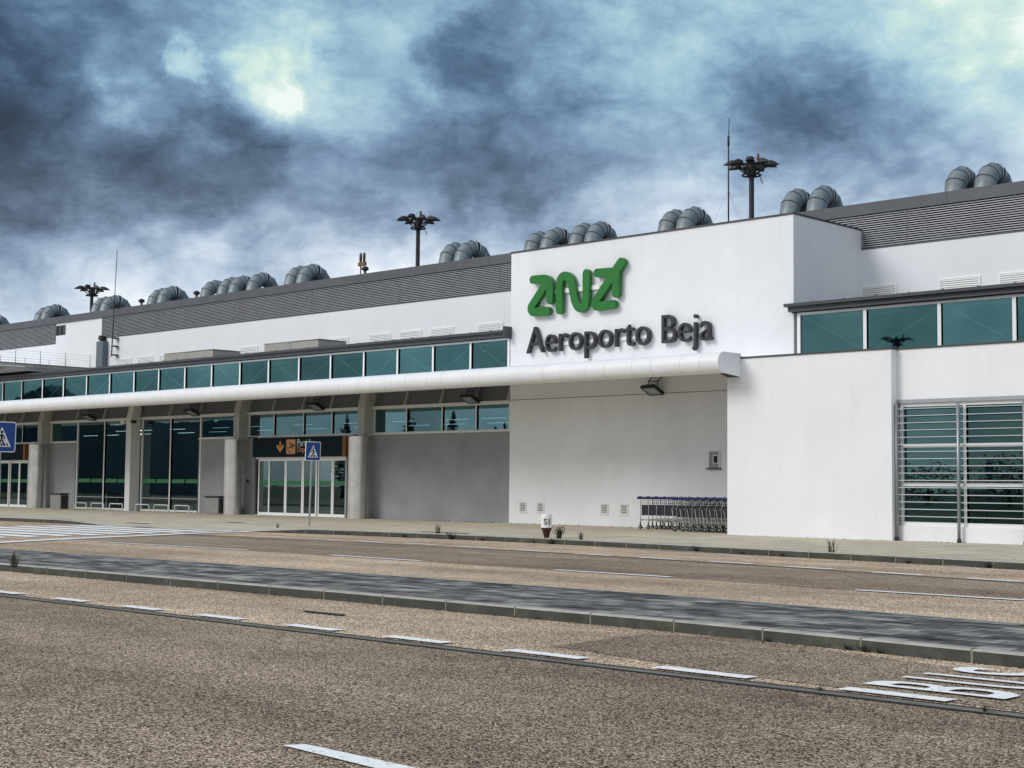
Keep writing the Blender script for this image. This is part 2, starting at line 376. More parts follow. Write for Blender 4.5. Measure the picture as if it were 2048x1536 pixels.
# ------------------------------------------------------------------ ground, roads, kerbs
g = MB()
def sheet(mb, pts, z, m): mb.add([(x, y, z) for x, y in pts], [tuple(range(len(pts)))], m)
tag(MB().add([(-1500, -1500, -.02), (1500, -1500, -.02), (1500, 1500, -.02), (-1500, 1500, -.02)], [(0, 1, 2, 3)], farland).build('ground'), kind='structure')
rd = MB(); sheet(rd, [(-260, -18), (60, -18), (60, 60), (-260, 60)], 0, asph); tag(rd.build('road'), kind='structure')
YD = 8.14                                                    # the gutter channel between the two lanes
wn = MB(); sheet(wn, [(-260, -17.9), (59, -17.9), (59, YD), (-260, YD)], .004, asph2); tag(wn.build('near_road'), kind='structure')
pt = MB(); p_ = [P(*q, z=.004) for q in ((1105, 1292), (1290, 1268), (1480, 1276), (1700, 1305), (2300, 1390), (2300, 1455), (1500, 1352))]
pt.add([(v.x, v.y, .004) for v in p_], [tuple(range(len(p_)))], asph2); tag(pt.build('road_patch'), kind='structure')
ch = MB(); ch.box(-260, 59, YD - .02, YD + .11, -.01, .009, conc); ch.box(-260, 59, YD + .11, YD + .135, -.01, .012, dirt); ch.box(-260, 59, YD - .045, YD - .02, -.01, .0125, dirt)
tag(ch.build('gutter_channel'), kind='structure')
# far road bands: darker driving strip between the drain and the lane line
fd = [P(px, py, z=0) for px, py in ((-400, 1045), (362, 1069), (700, 1084.5), (1100, 1106), (1500, 1131), (2048, 1167), (2500, 1200))]
fl = [P(px, py, z=0) for px, py in ((-400, 1055), (125, 1080.5), (495, 1101), (842, 1123), (1342, 1155.5), (1712, 1181.5), (2048, 1202), (2500, 1232))]
b2 = MB(); pts = [(v.x, v.y) for v in fd[1:]] + [(v.x, v.y) for v in fl[1:]][::-1]
sheet(b2, pts, .004, asph2); tag(b2.build('worn_lane'), kind='structure')
def strip(mb, pts, w_, z, m, h=None):
    for a, b in zip(pts, pts[1:]):
        d = Vector((b[0] - a[0], b[1] - a[1])).normalized(); n = Vector((-d.y, d.x)) * w_ / 2
        mb.add([(a[0] + n.x, a[1] + n.y, z), (b[0] + n.x, b[1] + n.y, z), (b[0] - n.x, b[1] - n.y, z), (a[0] - n.x, a[1] - n.y, z)], [(0, 1, 2, 3)], m)
dr = MB(); strip(dr, [(v.x, v.y) for v in fd[1:]], .07, .0085, dirt); strip(dr, [(v.x, v.y + .09) for v in fd[1:]], .09, .0085, conc)
tag(dr.build('drain_line'), kind='structure')
# paint
def dashes(name, pairs, w_, z=.0125, m=paint):
    mb = MB()
    for a, b in pairs:
        A = P(*a, z=0); B = P(*b, z=0); strip(mb, [(A.x, A.y), (B.x, B.y)], w_, z, m)
    return tag(mb.build(name), kind='structure')
nd = [((-66, 1181), (26, 1190.5)), ((73, 1200), (157, 1206)), ((213, 1215.5), (311, 1222.5)), ((375, 1232.5), (482, 1241)), ((557, 1253), (680, 1262.5)),
      ((768, 1275), (907, 1287)), ((1013, 1302.5), (1175, 1319)), ((1308, 1337.5), (1500, 1359)), ((1664, 1383), (1890, 1407)), ((2120, 1436), (2400, 1468))]
mb = MB()
for a, b in nd:
    A = P(*a, z=0); B = P(*b, z=0); mb.add([(A.x, 8.36, .0125), (B.x, 8.36, .0125), (B.x, 8.51, .0125), (A.x, 8.51, .0125)], [(0, 1, 2, 3)], paint)
tag(mb.build('dashed_line'), kind='structure')
L = [(470, 1072.5), (505, 1073.2), (542, 1074.6), (587, 1076.5), (624, 1078.3), (677, 1080.7), (716, 1083), (770, 1086), (812, 1087.5), (870, 1090.5), (918, 1094), (978, 1097),
     (1031, 1100.5), (1097, 1104.5), (1150, 1108), (1221, 1112.5), (1279, 1115.5), (1355, 1120), (1421, 1124), (1505, 1129), (1574, 1134), (1664, 1139.5), (1747, 1145.5), (1845, 1151.5), (1935, 1157.5), (2040, 1164.5), (2140, 1171), (2260, 1179)]
dashes('far_dashed_line', list(zip(L[::2], L[1::2])), .14)
dashes('lane_line', [((125, 1080.5), (495, 1101)), ((662, 1111), (842, 1123)), ((1110, 1141), (1342, 1155.5)), ((1712, 1181.5), (2048, 1202)), ((2048, 1202), (2300, 1218))], .14)
dashes('stop_line', [((-90, 1091), (116, 1079.8)), ((116, 1079.8), (362, 1068.7)), ((362, 1068.7), (564, 1061.7))], .38, .0165)
mb = MB()
for k in range(10):
    yl, yr = 15.4 + k * .93, 15.4 + k * .93
    xr = -32.0 - .2 * (k - 1.4); mb.add([(xr, yl, .0125), (xr - .35, yl + .60, .0125), (-40.4, yl + .60, .0125), (-40.2, yl, .0125)], [(0, 1, 2, 3)], paint)
tag(mb.build('zebra_crossing'), kind='structure')
mb = MB()
A = P(565, 1490, z=0); B = P(830, 1536, z=0)
c4 = [P(*q, z=.0125) for q in ((565, 1490), (612, 1488), (985, 1568), (905, 1574))]
mb.add([(v.x, v.y, .0125) for v in c4], [(0, 1, 2, 3)], paint)
mb.add([(-9.9, 4.60, .0125), (-9.9, 4.68, .0125), (-9.02, 4.68, .0125), (-9.02, 4.60, .0125)], [(0, 1, 2, 3)], paint)
tag(mb.build('near_lane_line'), kind='structure')
mb = MB()
for seg in (((1130, 1093), (1180, 1094.5), (1300, 1099.5), (1410, 1105.5)), ((1435, 1108), (1475, 1113), (1515, 1116)), ((1800, 1125), (1900, 1132), (1960, 1139), (2048, 1144), (2200, 1150))):
    strip(mb, [P(*q, z=0).xy[:] for q in seg], .035, .0125, paint)
tag(mb.build('thin_kerb_line'), kind='structure')
# BUS lettering, read by drivers heading left: letter tops point to -x, the word runs away from the camera
lp = []
for chr_, ya, yb in (('B', 8.70, 9.04), ('U', 9.20, 9.56), ('S', 9.78, 10.12)):
    cu = bpy.data.curves.new('t', 'FONT'); cu.body = chr_; cu.offset = .012
    ob = bpy.data.objects.new('t', cu); C.objects.link(ob)
    me = bpy.data.meshes.new_from_object(ob.evaluated_get(bpy.context.evaluated_depsgraph_get())); bpy.data.objects.remove(ob)
    xs = [v.co.x for v in me.vertices]; ys = [v.co.y for v in me.vertices]; k0 = len(lp)
    mb_v = [(-4.22 - .98 * (v.co.y - min(ys)) / (max(ys) - min(ys)), ya + (yb - ya) * (v.co.x - min(xs)) / (max(xs) - min(xs)), .0165) for v in me.vertices]
    lp.append((mb_v, [tuple(p.vertices) for p in me.polygons]))
mb = MB()
for v_, f_ in lp: mb.add(v_, f_, paint)
tag(mb.build('bus_lettering'), kind='structure')
# median island
def poly_y(pts, x):
    for (x0, y0), (x1, y1) in zip(pts, pts[1:]):
        if x0 <= x <= x1: return y0 + (y1 - y0) * (x - x0) / (x1 - x0)
    return pts[0][1] if x < pts[0][0] else pts[-1][1]
KF = [(-260, 10.4), (-20, 10.5), (-12.8, 10.66), (-8, 10.66), (-4.8, 10.42), (0, 10.1), (59, 8.9)]
KB = [(-260, 12.85), (-25, 12.9), (-15.8, 13.12), (-10, 13.2), (-6, 12.85), (0, 12.5), (59, 11.4)]
def island(name, F, B, z, kw, zt, topm):
    "raised area between two lines with a kerb along F (towards the camera)"
    xs = sorted({x for x, _ in F} | {x for x, _ in B})
    t_ = MB()
    for a, b in zip(xs, xs[1:]):
        fa, fb, ba, bb = poly_y(F, a), poly_y(F, b), poly_y(B, a), poly_y(B, b)
        t_.add([(a, fa + kw, z), (b, fb + kw, z), (b, bb, z), (a, ba, z)], [(0, 1, 2, 3)], topm)
    return tag(t_.build(name), kind='structure')
island('median_paving', KF, KB, .099, .13, .1, medm)
def kerb(name, F, z0, z1, wd, step, topm, facem, x0, x1, zfun=None):
    mb = MB(); x = x0
    while x < x1 - 1e-6:
        e = min(x + step, x1); j = .02
        for a, b, m1, m2, dz in ((x, e - j, facem, topm, 0), (e - j, e, kerbj, kerbj, -.004)):
            fa, fb = poly_y(F, a), poly_y(F, b); za, zb = (z1, z1) if not zfun else (zfun(a), zfun(b)); za += dz; zb += dz; s_ = .015
            r0 = -dz
            mb.add([(a, fa + r0, z0), (b, fb + r0, z0), (b, fb + r0, zb - s_), (a, fa + r0, za - s_)], [(0, 1, 2, 3)], m1)
            mb.add([(a, fa + r0, za - s_), (b, fb + r0, zb - s_), (b, fb + s_ + r0, zb), (a, fa + s_ + r0, za), (b, fb + wd, zb), (a, fa + wd, za)], [(0, 1, 2, 3), (3, 2, 4, 5)], m2)
        x = e
    return tag(mb.build(name), kind='structure')
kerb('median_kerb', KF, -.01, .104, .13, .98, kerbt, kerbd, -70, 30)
kb = MB()
for (xa, ya), (xb, yb) in zip(KB, KB[1:]): kb.add([(xa, ya - .1, .103), (xb, yb - .1, .103), (xb, yb, .103), (xa, ya, .103), (xb, yb, -.01), (xa, ya, -.01)], [(0, 1, 2, 3), (3, 2, 4, 5)], kerbt)
tag(kb.build('median_rear_kerb'), kind='structure')
# far sidewalk with its kerb, dropped at the crossing
SF = [(-260, 23.9), (-45, 23.9), (-42.3, 24.0), (-39.5, 23.9), (-36, 23.9), (-33, 24.3), (-31.9, 24.5), (-29.4, 24.85), (-26, 25.05), (-23.5, 25.05), (-17.65, 24.4), (-11, 23.5), (0, 22.0), (59, 14)]
def ztop(x):
    if x < -42.5 or x > -31.2: return .124
    if x < -40: return .124 - .1 * (x + 42.5) / 2.5
    if x < -33.2: return .024
    return .024 + .1 * (x + 33.2) / 2.0
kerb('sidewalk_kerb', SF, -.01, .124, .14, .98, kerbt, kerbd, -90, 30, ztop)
sw = MB(); xs = sorted({x for x, _ in SF} | {-42.5, -40, -33.2, -31.2, -90, 30})
for a, b in zip(xs, xs[1:]):
    fa, fb = poly_y(SF, a), poly_y(SF, b)
    sw.add([(a, fa + .14, ztop(a) - .003), (b, fb + .14, ztop(b) - .003), (b, fb + 1.4, .12), (a, fa + 1.4, .12), (b, 37, .12), (a, 37, .12)], [(0, 1, 2, 3), (3, 2, 4, 5)], pavem)
tag(sw.build('sidewalk'), kind='structure')

# ------------------------------------------------------------------ the terminal building
T = thing('terminal_building', 'long white airport terminal with canopy, clerestory windows and grey louvred upper storey', 'building', (-33, 34.6, .12))
TB = Matrix.Translation(T.location).inverted()
def part(mb, name, parent=None, label=None):
    o = mb.build(name); p = parent or T; o.parent = p
    w_ = p
    if p == T: o.matrix_parent_inverse = TB
    if label: o['label'] = label
    return o
XL, XR = -92, 4            # ends of what is built
YT = 34.6
X0, X1 = -33.48, -22.73    # tall block
XB, XC = -22.42, -17.77    # projecting block
# tall block (sign wall)
m = MB(); m.prism([(X0, .0), (X1, .0), (X1, 8.82), (X0, 8.82)], XZ, YT, 38.3, white)
m.box(X1, XB, YT, 35.6, 0, 4.5, white)
part(m, 'wall', label='tall white block that carries the airport sign')
m = MB(); m.box(X0 - .02, X1 + .02, YT - .03, 38.14, 8.822, 8.87, darkf); part(m, 'parapet', label='thin dark capping of the tall block')
# projecting block
m = MB(); m.box(XB, XC, 31.1, 36.5, 0, 4.56, white); part(m, 'wall', label='white block projecting to the canopy end')
m = MB(); m.box(XB - .02, XC + .02, 31.07, 34.4, 4.562, 4.60, darkf); part(m, 'parapet', label='dark capping of the projecting block')
# right wing with window opening
ZW0, ZW1 = .47, 3.36
m = MB(); m.box(XC, XR, 31.36, 34.4, 3.36, 4.56, white); m.box(XC, XR, 31.36, 31.7, 0, ZW0, white); m.box(-12.9, XR, 31.36, 31.7, ZW0, 3.36, white)
m.box(XC, XR, 34.3, 34.4, 0, 4.55, interior); part(m, 'wall', label='white wall around the barred window')
m = MB(); m.box(XC + .0, XR, 31.33, 34.35, 4.562, 4.6, darkf); part(m, 'parapet', label='dark capping of the right wing')
# rear storey
YR = 38.14
m = MB(); m.box(XL, XR, YR, 45, 0, 8.27, whiteR); m.box(-68.85, -64.45, YR, 45, 8.27, 9.27, whiteR); m.box(XL, XR, YR + .35, 45, 8.27, 9.2, darkm)
part(m, 'wall', label='white wall of the upper storey')
m = MB(); m.box(XL, XR, YR - .06, YR + .4, 9.27, 9.61, fascia)
for x in range(int(XL), int(XR), 6): m.box(x, x + .015, YR - .064, YR, 9.27, 9.614, darkf)
m.box(XL, XR, YR + .4, 45, 9.25, 9.3, darkf)
part(m, 'parapet', label='dark grey fascia along the roof')
def louvres(xa, xb):
    m = MB(); z0, z1 = 8.30, 9.27; n = 15; st = (z1 - z0) / n
    m.box(xa, xb, YR + .12, YR + .16, z0 - .03, z1, black)
    for i in range(n):
        z = z0 + i * st
        m.prism([(YR - .01, z + st * .18), (YR - .01, z + st * .56), (YR + .10, z + st * .92), (YR + .10, z + st * .80)], YZ, xa, xb, blade)
    m.box(xa, xb, YR - .015, YR + .16, z0 - .05, z0 - .01, fascia)
    for x in (xa, xb - .03): m.box(x, x + .03, YR - .02, YR + .13, z0 - .05, z1 + .002, fascia)
    x = xa + 5.4
    while x < xb - 1: m.box(x, x + .02, YR - .012, YR + .12, z0, z1, darkf); x += 5.4
    return m
part(louvres(XL, -68.85), 'louvre_screen'); part(louvres(-64.45, XR), 'louvre_screen')
m = MB(); m.box(-68.83, -67.9, YR - .004, YR + .01, 8.66, 9.16, black); m.box(-68.45, -68.40, YR - .02, YR + .0, 8.66, 9.16, galv); m.box(-68.05, -68.0, YR - .02, YR, 8.66, 9.16, galv)
part(m, 'vent_opening')
# roofs of the clerestories
for xa, xb in ((XL, X0), (X1 + .002, XR)):
    ex = .12 if xa > -30 else 0
    m = MB(); m.box(xa - ex, xb, 34.28, 38.14, 6.23, 6.315, darkf)
    x = xa - ex + .9
    while x < xb: m.box(x, x + .03, 34.27, 38.0, 6.316, 6.33, darkf); x += .95
    part(m, 'roof')
    m = MB(); m.box(xa - ex * .6, xb, 34.42, 34.56, 6.10, 6.229, fascia); m.box(xa, xb, 34.5, 34.56, 6.08, 6.099, black); part(m, 'eave')
    m = MB(); m.box(xa, xb, 37.6, 37.7, 4.3, 6.22, cwall); m.box(xa, xb, 34.7, 37.6, 4.25, 4.3, interior); m.box(xa, xb, 34.75, 37.6, 6.12, 6.22, cwall); part(m, 'clerestory_lining')
part(MB().box(X0 - .03, X0 + .05, 34.27, 34.6, 6.05, 6.43, darkf), 'roof_upstand')
def window(xa, xb, z0, z1, y, fw=.05, fm=None, gm=None, top=.05, bot=.05, brace=0, dep=.06, extra=None):
    fm = fm or frame; gm = gm or glass
    m = MB(); m.box(xa - fw / 2, xa + fw / 2, y - .02, y + dep, z0, z1, fm); m.box(xb - fw / 2, xb + fw / 2, y - .0175, y + dep + .002, z0, z1, fm)
    m.box(xa + fw / 2, xb - fw / 2, y - .015, y + dep, z1 - top, z1, fm); m.box(xa + fw / 2, xb - fw / 2, y - .015, y + dep, z0, z0 + bot, fm)
    if extra: extra(m)
    f = part(m, 'window')
    p = MB(); p.box(xa + fw / 2, xb - fw / 2, y + .03, y + .036, z0 + bot, z1 - top, gm); p = p.build('pane'); p.parent = f
    if brace:
        b = MB(); za, zb = (z0 + .3, z1 - .12) if brace > 0 else (z1 - .12, z0 + .3)
        b.cyl((xa + .1, y + .16, zb), (xb - .05, y + .16, za), .028, white, 6); b.box(xa + .02, xb - .02, y + .14, y + .20, z1 - .17, z1 - .13, frame); b = b.build('brace'); b.parent = f
    return f
cm = [-90.6, -88.6, -86.7, -84.8, -82.8, -80.9, -78.9, -77, -75.1, -73.1, -71.2, -69.25, -67.31, -65.46, -63.51, -61.62, -59.62, -57.7, -55.76, -53.87, -51.95, -50.07, -48.17, -46.33, -44.46, -42.6, -40.74, -38.94, -37.13, -35.31, -33.56]
for i, (a, b) in enumerate(zip(cm, cm[1:])): window(a, b, 4.76, 6.08, YT, .085, lframe, glass, .06, brace=1 if i % 2 else -1)
cm = [-22.56, -20.52, -18.39, -16.4, -14.35, -12.3, -10.2, -8.1, -6, -3.9, -1.8, .3]
for i, (a, b) in enumerate(zip(cm, cm[1:])): window(a, b, 4.62, 6.08, YT, .10, lframe, glass, .07, brace=-1 if i % 2 else 1)
# ground storey to the left of the sign wall
YG = 34.66
for a, b in ((-41.34, X0), (-50.86, -46.93), (-63.9, -60.5), (-91, -71.3)): part(MB().box(a, b, YG, YG + .3, 0, 3.06, grey), 'wall', label='grey rendered wall below the canopy')
m = MB()
for a, b in ((-40.5, X0), (-46.93, -41.34), (-50.9, -48), (-63.2, -60.4), (-71, -64), (-91, -71)): m.box(a, b, YG - .06, YG + .3, 3.061, 3.11, frame)
part(m, 'sill')
m = MB(); m.box(XL, X0, 34.56, 34.72, 3.98, 4.06, frame); part(m, 'transom')
m = MB()
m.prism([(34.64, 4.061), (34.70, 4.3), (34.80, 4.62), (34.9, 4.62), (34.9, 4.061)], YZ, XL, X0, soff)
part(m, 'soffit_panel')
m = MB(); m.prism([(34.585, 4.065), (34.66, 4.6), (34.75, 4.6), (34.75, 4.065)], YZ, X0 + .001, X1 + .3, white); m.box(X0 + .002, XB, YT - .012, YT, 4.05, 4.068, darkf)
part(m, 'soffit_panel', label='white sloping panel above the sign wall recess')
bm_ = [(-40.2, -38.49, -36.7, -35.07, -33.54), (-47.57, -45.99, -44.19, -42.53, -40.75), (-50.83, -48.05), (-62.7, -60.36), (-71.0, -68.9, -67.1, -65.35, -63.61, -63.0), (-91, -89, -87, -85, -83, -81, -79, -77, -75, -73, -71)]
ribs = set()
for row in bm_:
    for a, b in zip(row, row[1:]): window(a, b, 3.111, 3.98, YG, .06, frame, glassw, .03, .03)
    ribs |= set(row)
for x in sorted(ribs | {-52.96, -58.09}):
    part(MB().prism([(34.52, 4.061), (34.60, 4.3), (34.70, 4.62), (34.78, 4.62), (34.66, 4.061)], YZ, x - .035, x + .035, rib), 'soffit_rib')
# the tall glazing between the pillars, green film band on the glass
for a, b in ((-60.36, -58.09), (-58.09, -56.0), (-55.1, -52.96), (-52.96, -50.83)):
    f = window(a, b, .13, 3.98, YG, .085, frame, glassb, .03, .07, extra=lambda m_: None)
    s_ = MB(); n = 2; wd = (b - a - .1) / n
    for i in range(n):
        x = a + .06 + i * wd
        s_.add([(x + .0, YG + .027, 1.30), (x + wd - .10, YG + .027, 1.30), (x + wd - .02, YG + .027, 1.46), (x + .08, YG + .027, 1.46)], [(0, 1, 2, 3)], stripe)
    s_.box(a + .05, b - .05, YG + .02, YG + .029, .66, .675, frame)
    s_ = s_.build('glass_film'); s_.parent = f
m = MB(); m.box(-60.47, -60.4, YG - .02, YG + .2, .12, 3.06, darkf); m.box(-50.95, -50.88, YG - .02, YG + .2, .12, 3.06, darkf); part(m, 'wall_edge')
# pillars, bent back at the top; round steel columns under three of them
for i, xr in enumerate((-40.2, -47.6, -55.27, -62.75, -70.3, -77.8)):
    z0 = .12 if i == 2 else 3.0
    m = MB(); m.prism([(34.2, z0), (34.2, 4.0), (34.24, 4.2), (34.36, 4.66), (34.7, 4.66), (34.66, 4.0), (34.66, z0)], YZ, xr - .37, xr, concp if i != 2 else mat('white_pillar', (.66, .67, .66), .7, var=.05, vscale=3))
    part(m, 'pillar', label='white slender pillar between the tall glass panes' if i == 2 else None)
    if i != 2:
        m = MB(); m.lathe([(.345, .12), (.345, 1.5), (.345, 2.99)], (xr - .17, 34.08, 0), steelc, 40); part(m, 'column')
# entrance doors
def doors(xs, y):
    d = MB(); z0, z1 = .13, 2.24
    d.box(xs[0] - .05, xs[-1] + .05, y - .03, y + .1, z1, 2.31, lframe); d.box(xs[0] - .05, xs[-1] + .05, y - .05, y + .1, .121, .135, frame)
    d.box(xs[0] - .12, xs[0] - .04, y - .02, y + .1, .121, 2.31, darkf); d.box(xs[-1] + .04, xs[-1] + .13, y - .04, y + .1, .121, 3.05, post)
    f = part(d, 'door')
    for i, (a, b) in enumerate(zip(xs, xs[1:])):
        yy = y + (.0 if i in (1, 2, 3) else .05); l = MB(); e = .06
        l.box(a + .01, a + .01 + e, yy, yy + .04, z0, z1, lframe); l.box(b - .01 - e, b - .01, yy, yy + .04, z0, z1, lframe)
        l.box(a + .01 + e, b - .01 - e, yy, yy + .04, z1 - .07, z1, lframe); l.box(a + .01 + e, b - .01 - e, yy, yy + .04, z0, z0 + .10, lframe)
        l.box(a + .01 + e, b - .01 - e, yy + .018, yy + .024, z0 + .10, z1 - .07, glassb)
        l.box(a + .01 + e, b - .01 - e, yy + .010, yy + .016, 1.27, 1.42, stripe)
        l = l.build('door_leaf'); l.parent = f
doors([-46.82, -46.10, -45.05, -44.02, -43.2, -42.35, -41.58], 34.52)
doors([-70.0, -69.2, -68.2, -67.2, -66.3, -65.4, -64.5], 34.52)
m = MB(); m.box(-46.93, -41.34, 34.60, 34.64, 2.31, 3.06, darkf); m.box(-70.2, -64.0, 34.60, 34.64, 2.31, 3.06, darkf); part(m, 'door_head')
# interior: floor, back wall, ceiling with lit tubes
m = MB(); m.box(-91, X0, 37.9, 38.0, 0, 4.2, interior); m.box(-91, X0, 35, 37.9, .125, .13, interior); m.box(-91, X0, 34.75, 37.9, 4.1, 4.15, interior); m.box(X0 - .1, X0 - .02, 35, 37.9, .13, 4.1, interior); part(m, 'interior_lining')
for x in (-35.3, -37.6, -39.4, -42.3, -45.2, -48.3, -51.6, -53.9, -57.2, -59.8, -61.6):
    for yy, dx in ((36.0, 0), (37.2, .8)):
        part(MB().box(x + dx - .6, x + dx + .6, yy, yy + .03, 3.42 + dx * .3, 3.437 + dx * .3, tubew), 'ceiling_tube')
# small window in the sign wall recess
m = MB(); x0, x1, z0, z1 = -25.55, -25.22, 1.90, 2.30
m.box(x0 - .04, x0, YT - .03, YT + .001, z0 - .04, z1 + .04, frame); m.box(x1, x1 + .04, YT - .03, YT + .001, z0 - .04, z1 + .04, frame); m.box(x0, x1, YT - .03, YT + .001, z1, z1 + .04, post)
m.box(x0 - .07, x1 + .07, YT - .09, YT + .001, z0 - .07, z0 - .03, darkf); m.box(x0, x1, YT - .008, YT - .002, z0 - .03, z1, mat('recess_shade', (.30, .31, .30), .8)); f = part(m, 'window', label='small square window above the trolleys')
m = MB(); m.box(x0 + .12, x1 - .02, YT - .022, YT - .012, z0 + .08, z1 - .06, frame); m.box(x0 + .15, x1 - .05, YT - .026, YT - .0225, z0 + .11, z1 - .09, black); m = m.build('pane'); m.parent = f
# right wing window with transoms, bars and posts
ZB = [3.17 - .1655 * k for k in range(16)]
xm = [-17.68, -16.10, -14.5, -12.9]
for a, b in zip(xm, xm[1:]):
    def ext(m_, a=a, b=b):
        for z in (2.31, 1.42): m_.box(a + .035, b - .035, 31.38, 31.46, z - .04, z + .04, lframe)
    f = window(a, b, ZW0, 3.30, 31.42, .07, lframe, glassr, .08, .09, extra=ext)
m = MB(); m.box(XC, -12.9, 31.33, 31.40, 3.30, 3.385, post); part(m, 'window_header')
m = MB(); m.box(XC, -12.9, 33.9, 34.0, .2, 3.4, interior); m.box(XC, -12.9, 31.75, 33.9, .3, .35, interior); part(m, 'interior_lining')
m = MB()
for i, z in enumerate(ZB): m.prism([(31.255, z - .010), (31.255, z + .006), (31.32, z + .012), (31.32, z - .004)], YZ, XC + .03, -12.9, mat('bar_metal', (.50, .52, .52), .45, metal=.2))
part(m, 'window_bars')
for x in (-17.73, -16.18, -14.62):
    m = MB(); m.cyl((x, 31.24, .2), (x, 31.24, 3.28), .036, post, 10); m.cyl((x, 31.24, .121), (x, 31.24, .2), .05, darkm, 10); part(m, 'window_post')
def canj(t, oc, bs):
    sx = t.new('ShaderNodeSeparateXYZ'); t.put(sx.inputs[0], oc)
    a = t.math('MODULO', t.math('ADD', sx.outputs['X'], 200), 1.57)
    l1 = t.math('LESS_THAN', a, .03); l2 = t.math('LESS_THAN', t.math('ABSOLUTE', t.math('SUBTRACT', a, .95)), .015)
    c = t.ramp(t.noise(oc, 2, 4), [(.3, (.78, .79, .80)), (.7, (.84, .85, .86))])
    return t.mix(t.math('MULTIPLY', t.math('ADD', l1, l2), .28), c, (.34, .35, .37))
canm = mat('canopy_sheet', fn=canj, rough=.32)
# canopy: slab with rounded nose and end plate
prof = [(34.62, 4.70), (31.2, 4.68), (30.42, 4.68)]
for i in range(0, 13):
    a = rad(90 + 180 * i / 12 - 6); prof.append((30.40 + .27 * math.cos(a) * 1.0, 4.415 + .265 * math.sin(a)))
prof += [(30.62, 4.17), (31.1, 4.46), (34.66, 4.60)]
m = MB(); m.prism(prof, YZ, XL, XB - .002, canm); m.prism([q for q in prof if q[0] < 31.09], YZ, XB - .002, -22.03, canm)
k = len(m.f) and 0
can = part(m, 'canopy')
for p_ in can.data.polygons: p_.use_smooth = abs(p_.normal.x) < .5
m = MB(); e = [(31.095, 4.685), (30.42, 4.69)]
for i in range(0, 11):
    a = rad(94 + 150 * i / 10); e.append((30.40 + .28 * math.cos(a), 4.415 + .275 * math.sin(a)))
e += [(31.095, 4.10)]
m.prism(e, YZ, -22.03, -22.0, white); part(m, 'canopy_end')
m = MB(); m.prism([(30.64, 4.19), (31.095, 4.10), (31.095, 4.44)], YZ, -22.4, -22.031, darkm); part(m, 'canopy_end_return')
# deck crossing the roof at the left, with beige side
m = MB(); m.box(-68.6, -64.5, 32.4, 38.13, 6.60, 6.77, beige); m.box(-68.6, -64.52, 33.3, 38.12, 6.45, 6.6, beige); m.box(-64.6, -64.49, 32.3, 38.12, 6.771, 6.80, darkf); m.box(-64.51, -64.485, 32.8, 34.2, 6.62, 6.66, white)
part(m, 'roof_deck')
m = MB(); m.box(-76, -68.7, 34.8, 38.12, 6.44, 7.0, whiteR); part(m, 'roof_box')

# ------------------------------------------------------------------ things fixed on and around the terminal
for i, (a, b) in enumerate([(-62.99, -61.72), (-61.16, -59.93), (-59.35, -57.85), (-53.08, -51.86), (-48.6, -45.85 - 1.25), (-46.75, -45.85), (-44.58, -43.34), (-42.79, -41.57), (-41.05, -39.83), (-38.54, -37.3), (-22.75, -21.58), (-20.28, -19.03), (-18.5, -17.25)]):
    if i == 4: a, b = -49.2, -47.95
    if i == 5: a, b = -47.14, -45.85
    cx = (a + b) / 2; t = thing('wall_grille', ORD[i] + ' white louvred wall grille from the left above the clerestory roof', 'grille', (cx, YR, 6.9), group='white grilles low on the upper storey wall')
    h = (b - a) / 2; m = MB(); z0, z1 = -.35, .27
    m.box(-h, -h + .05, -.035, -.001, z0, z1, lframe); m.box(h - .05, h, -.035, -.001, z0, z1, lframe); m.box(-h + .05, h - .05, -.03, -.001, z1 - .03, z1, lframe); m.build('frame', t)
    m = MB(); m.box(-h + .05, h - .05, -.006, -.001, z0, z1 - .03, mat('grille_back', (.09, .095, .10), .6))
    for k in range(10):
        z = z0 + .02 + k * .058; m.prism([(-.03, z), (-.03, z + .022), (-.008, z + .05), (-.008, z + .04)], YZ, -h + .05, h - .05, lframe)
    m.build('slats', t)
# roof hatches
for lab, xa, xb, y0, y1 in (('beige roof hatch box behind the clerestory, right of the other', -47.5, -44.1, 35.2, 36.6), ('beige roof hatch box behind the clerestory, left of the other', -54.5, -50.9, 35.2, 36.6)):
    t = thing('roof_hatch', lab, 'roof hatch', ((xa + xb) / 2, 35.9, 6.32), group='beige hatch boxes on the clerestory roof'); h = (xb - xa) / 2
    m = MB(); m.box(-h - .05, h + .05, -.75, .75, .005, .07, darkf); m.build('base', t)
    m = MB(); m.box(-h + .03, -.01, -.68, .68, .071, .42, beige); m.box(.01, h - .03, -.68, .68, .071, .40, beige); m.box(-h, h, -.70, .70, .421, .44, beige); m.build('cover', t)
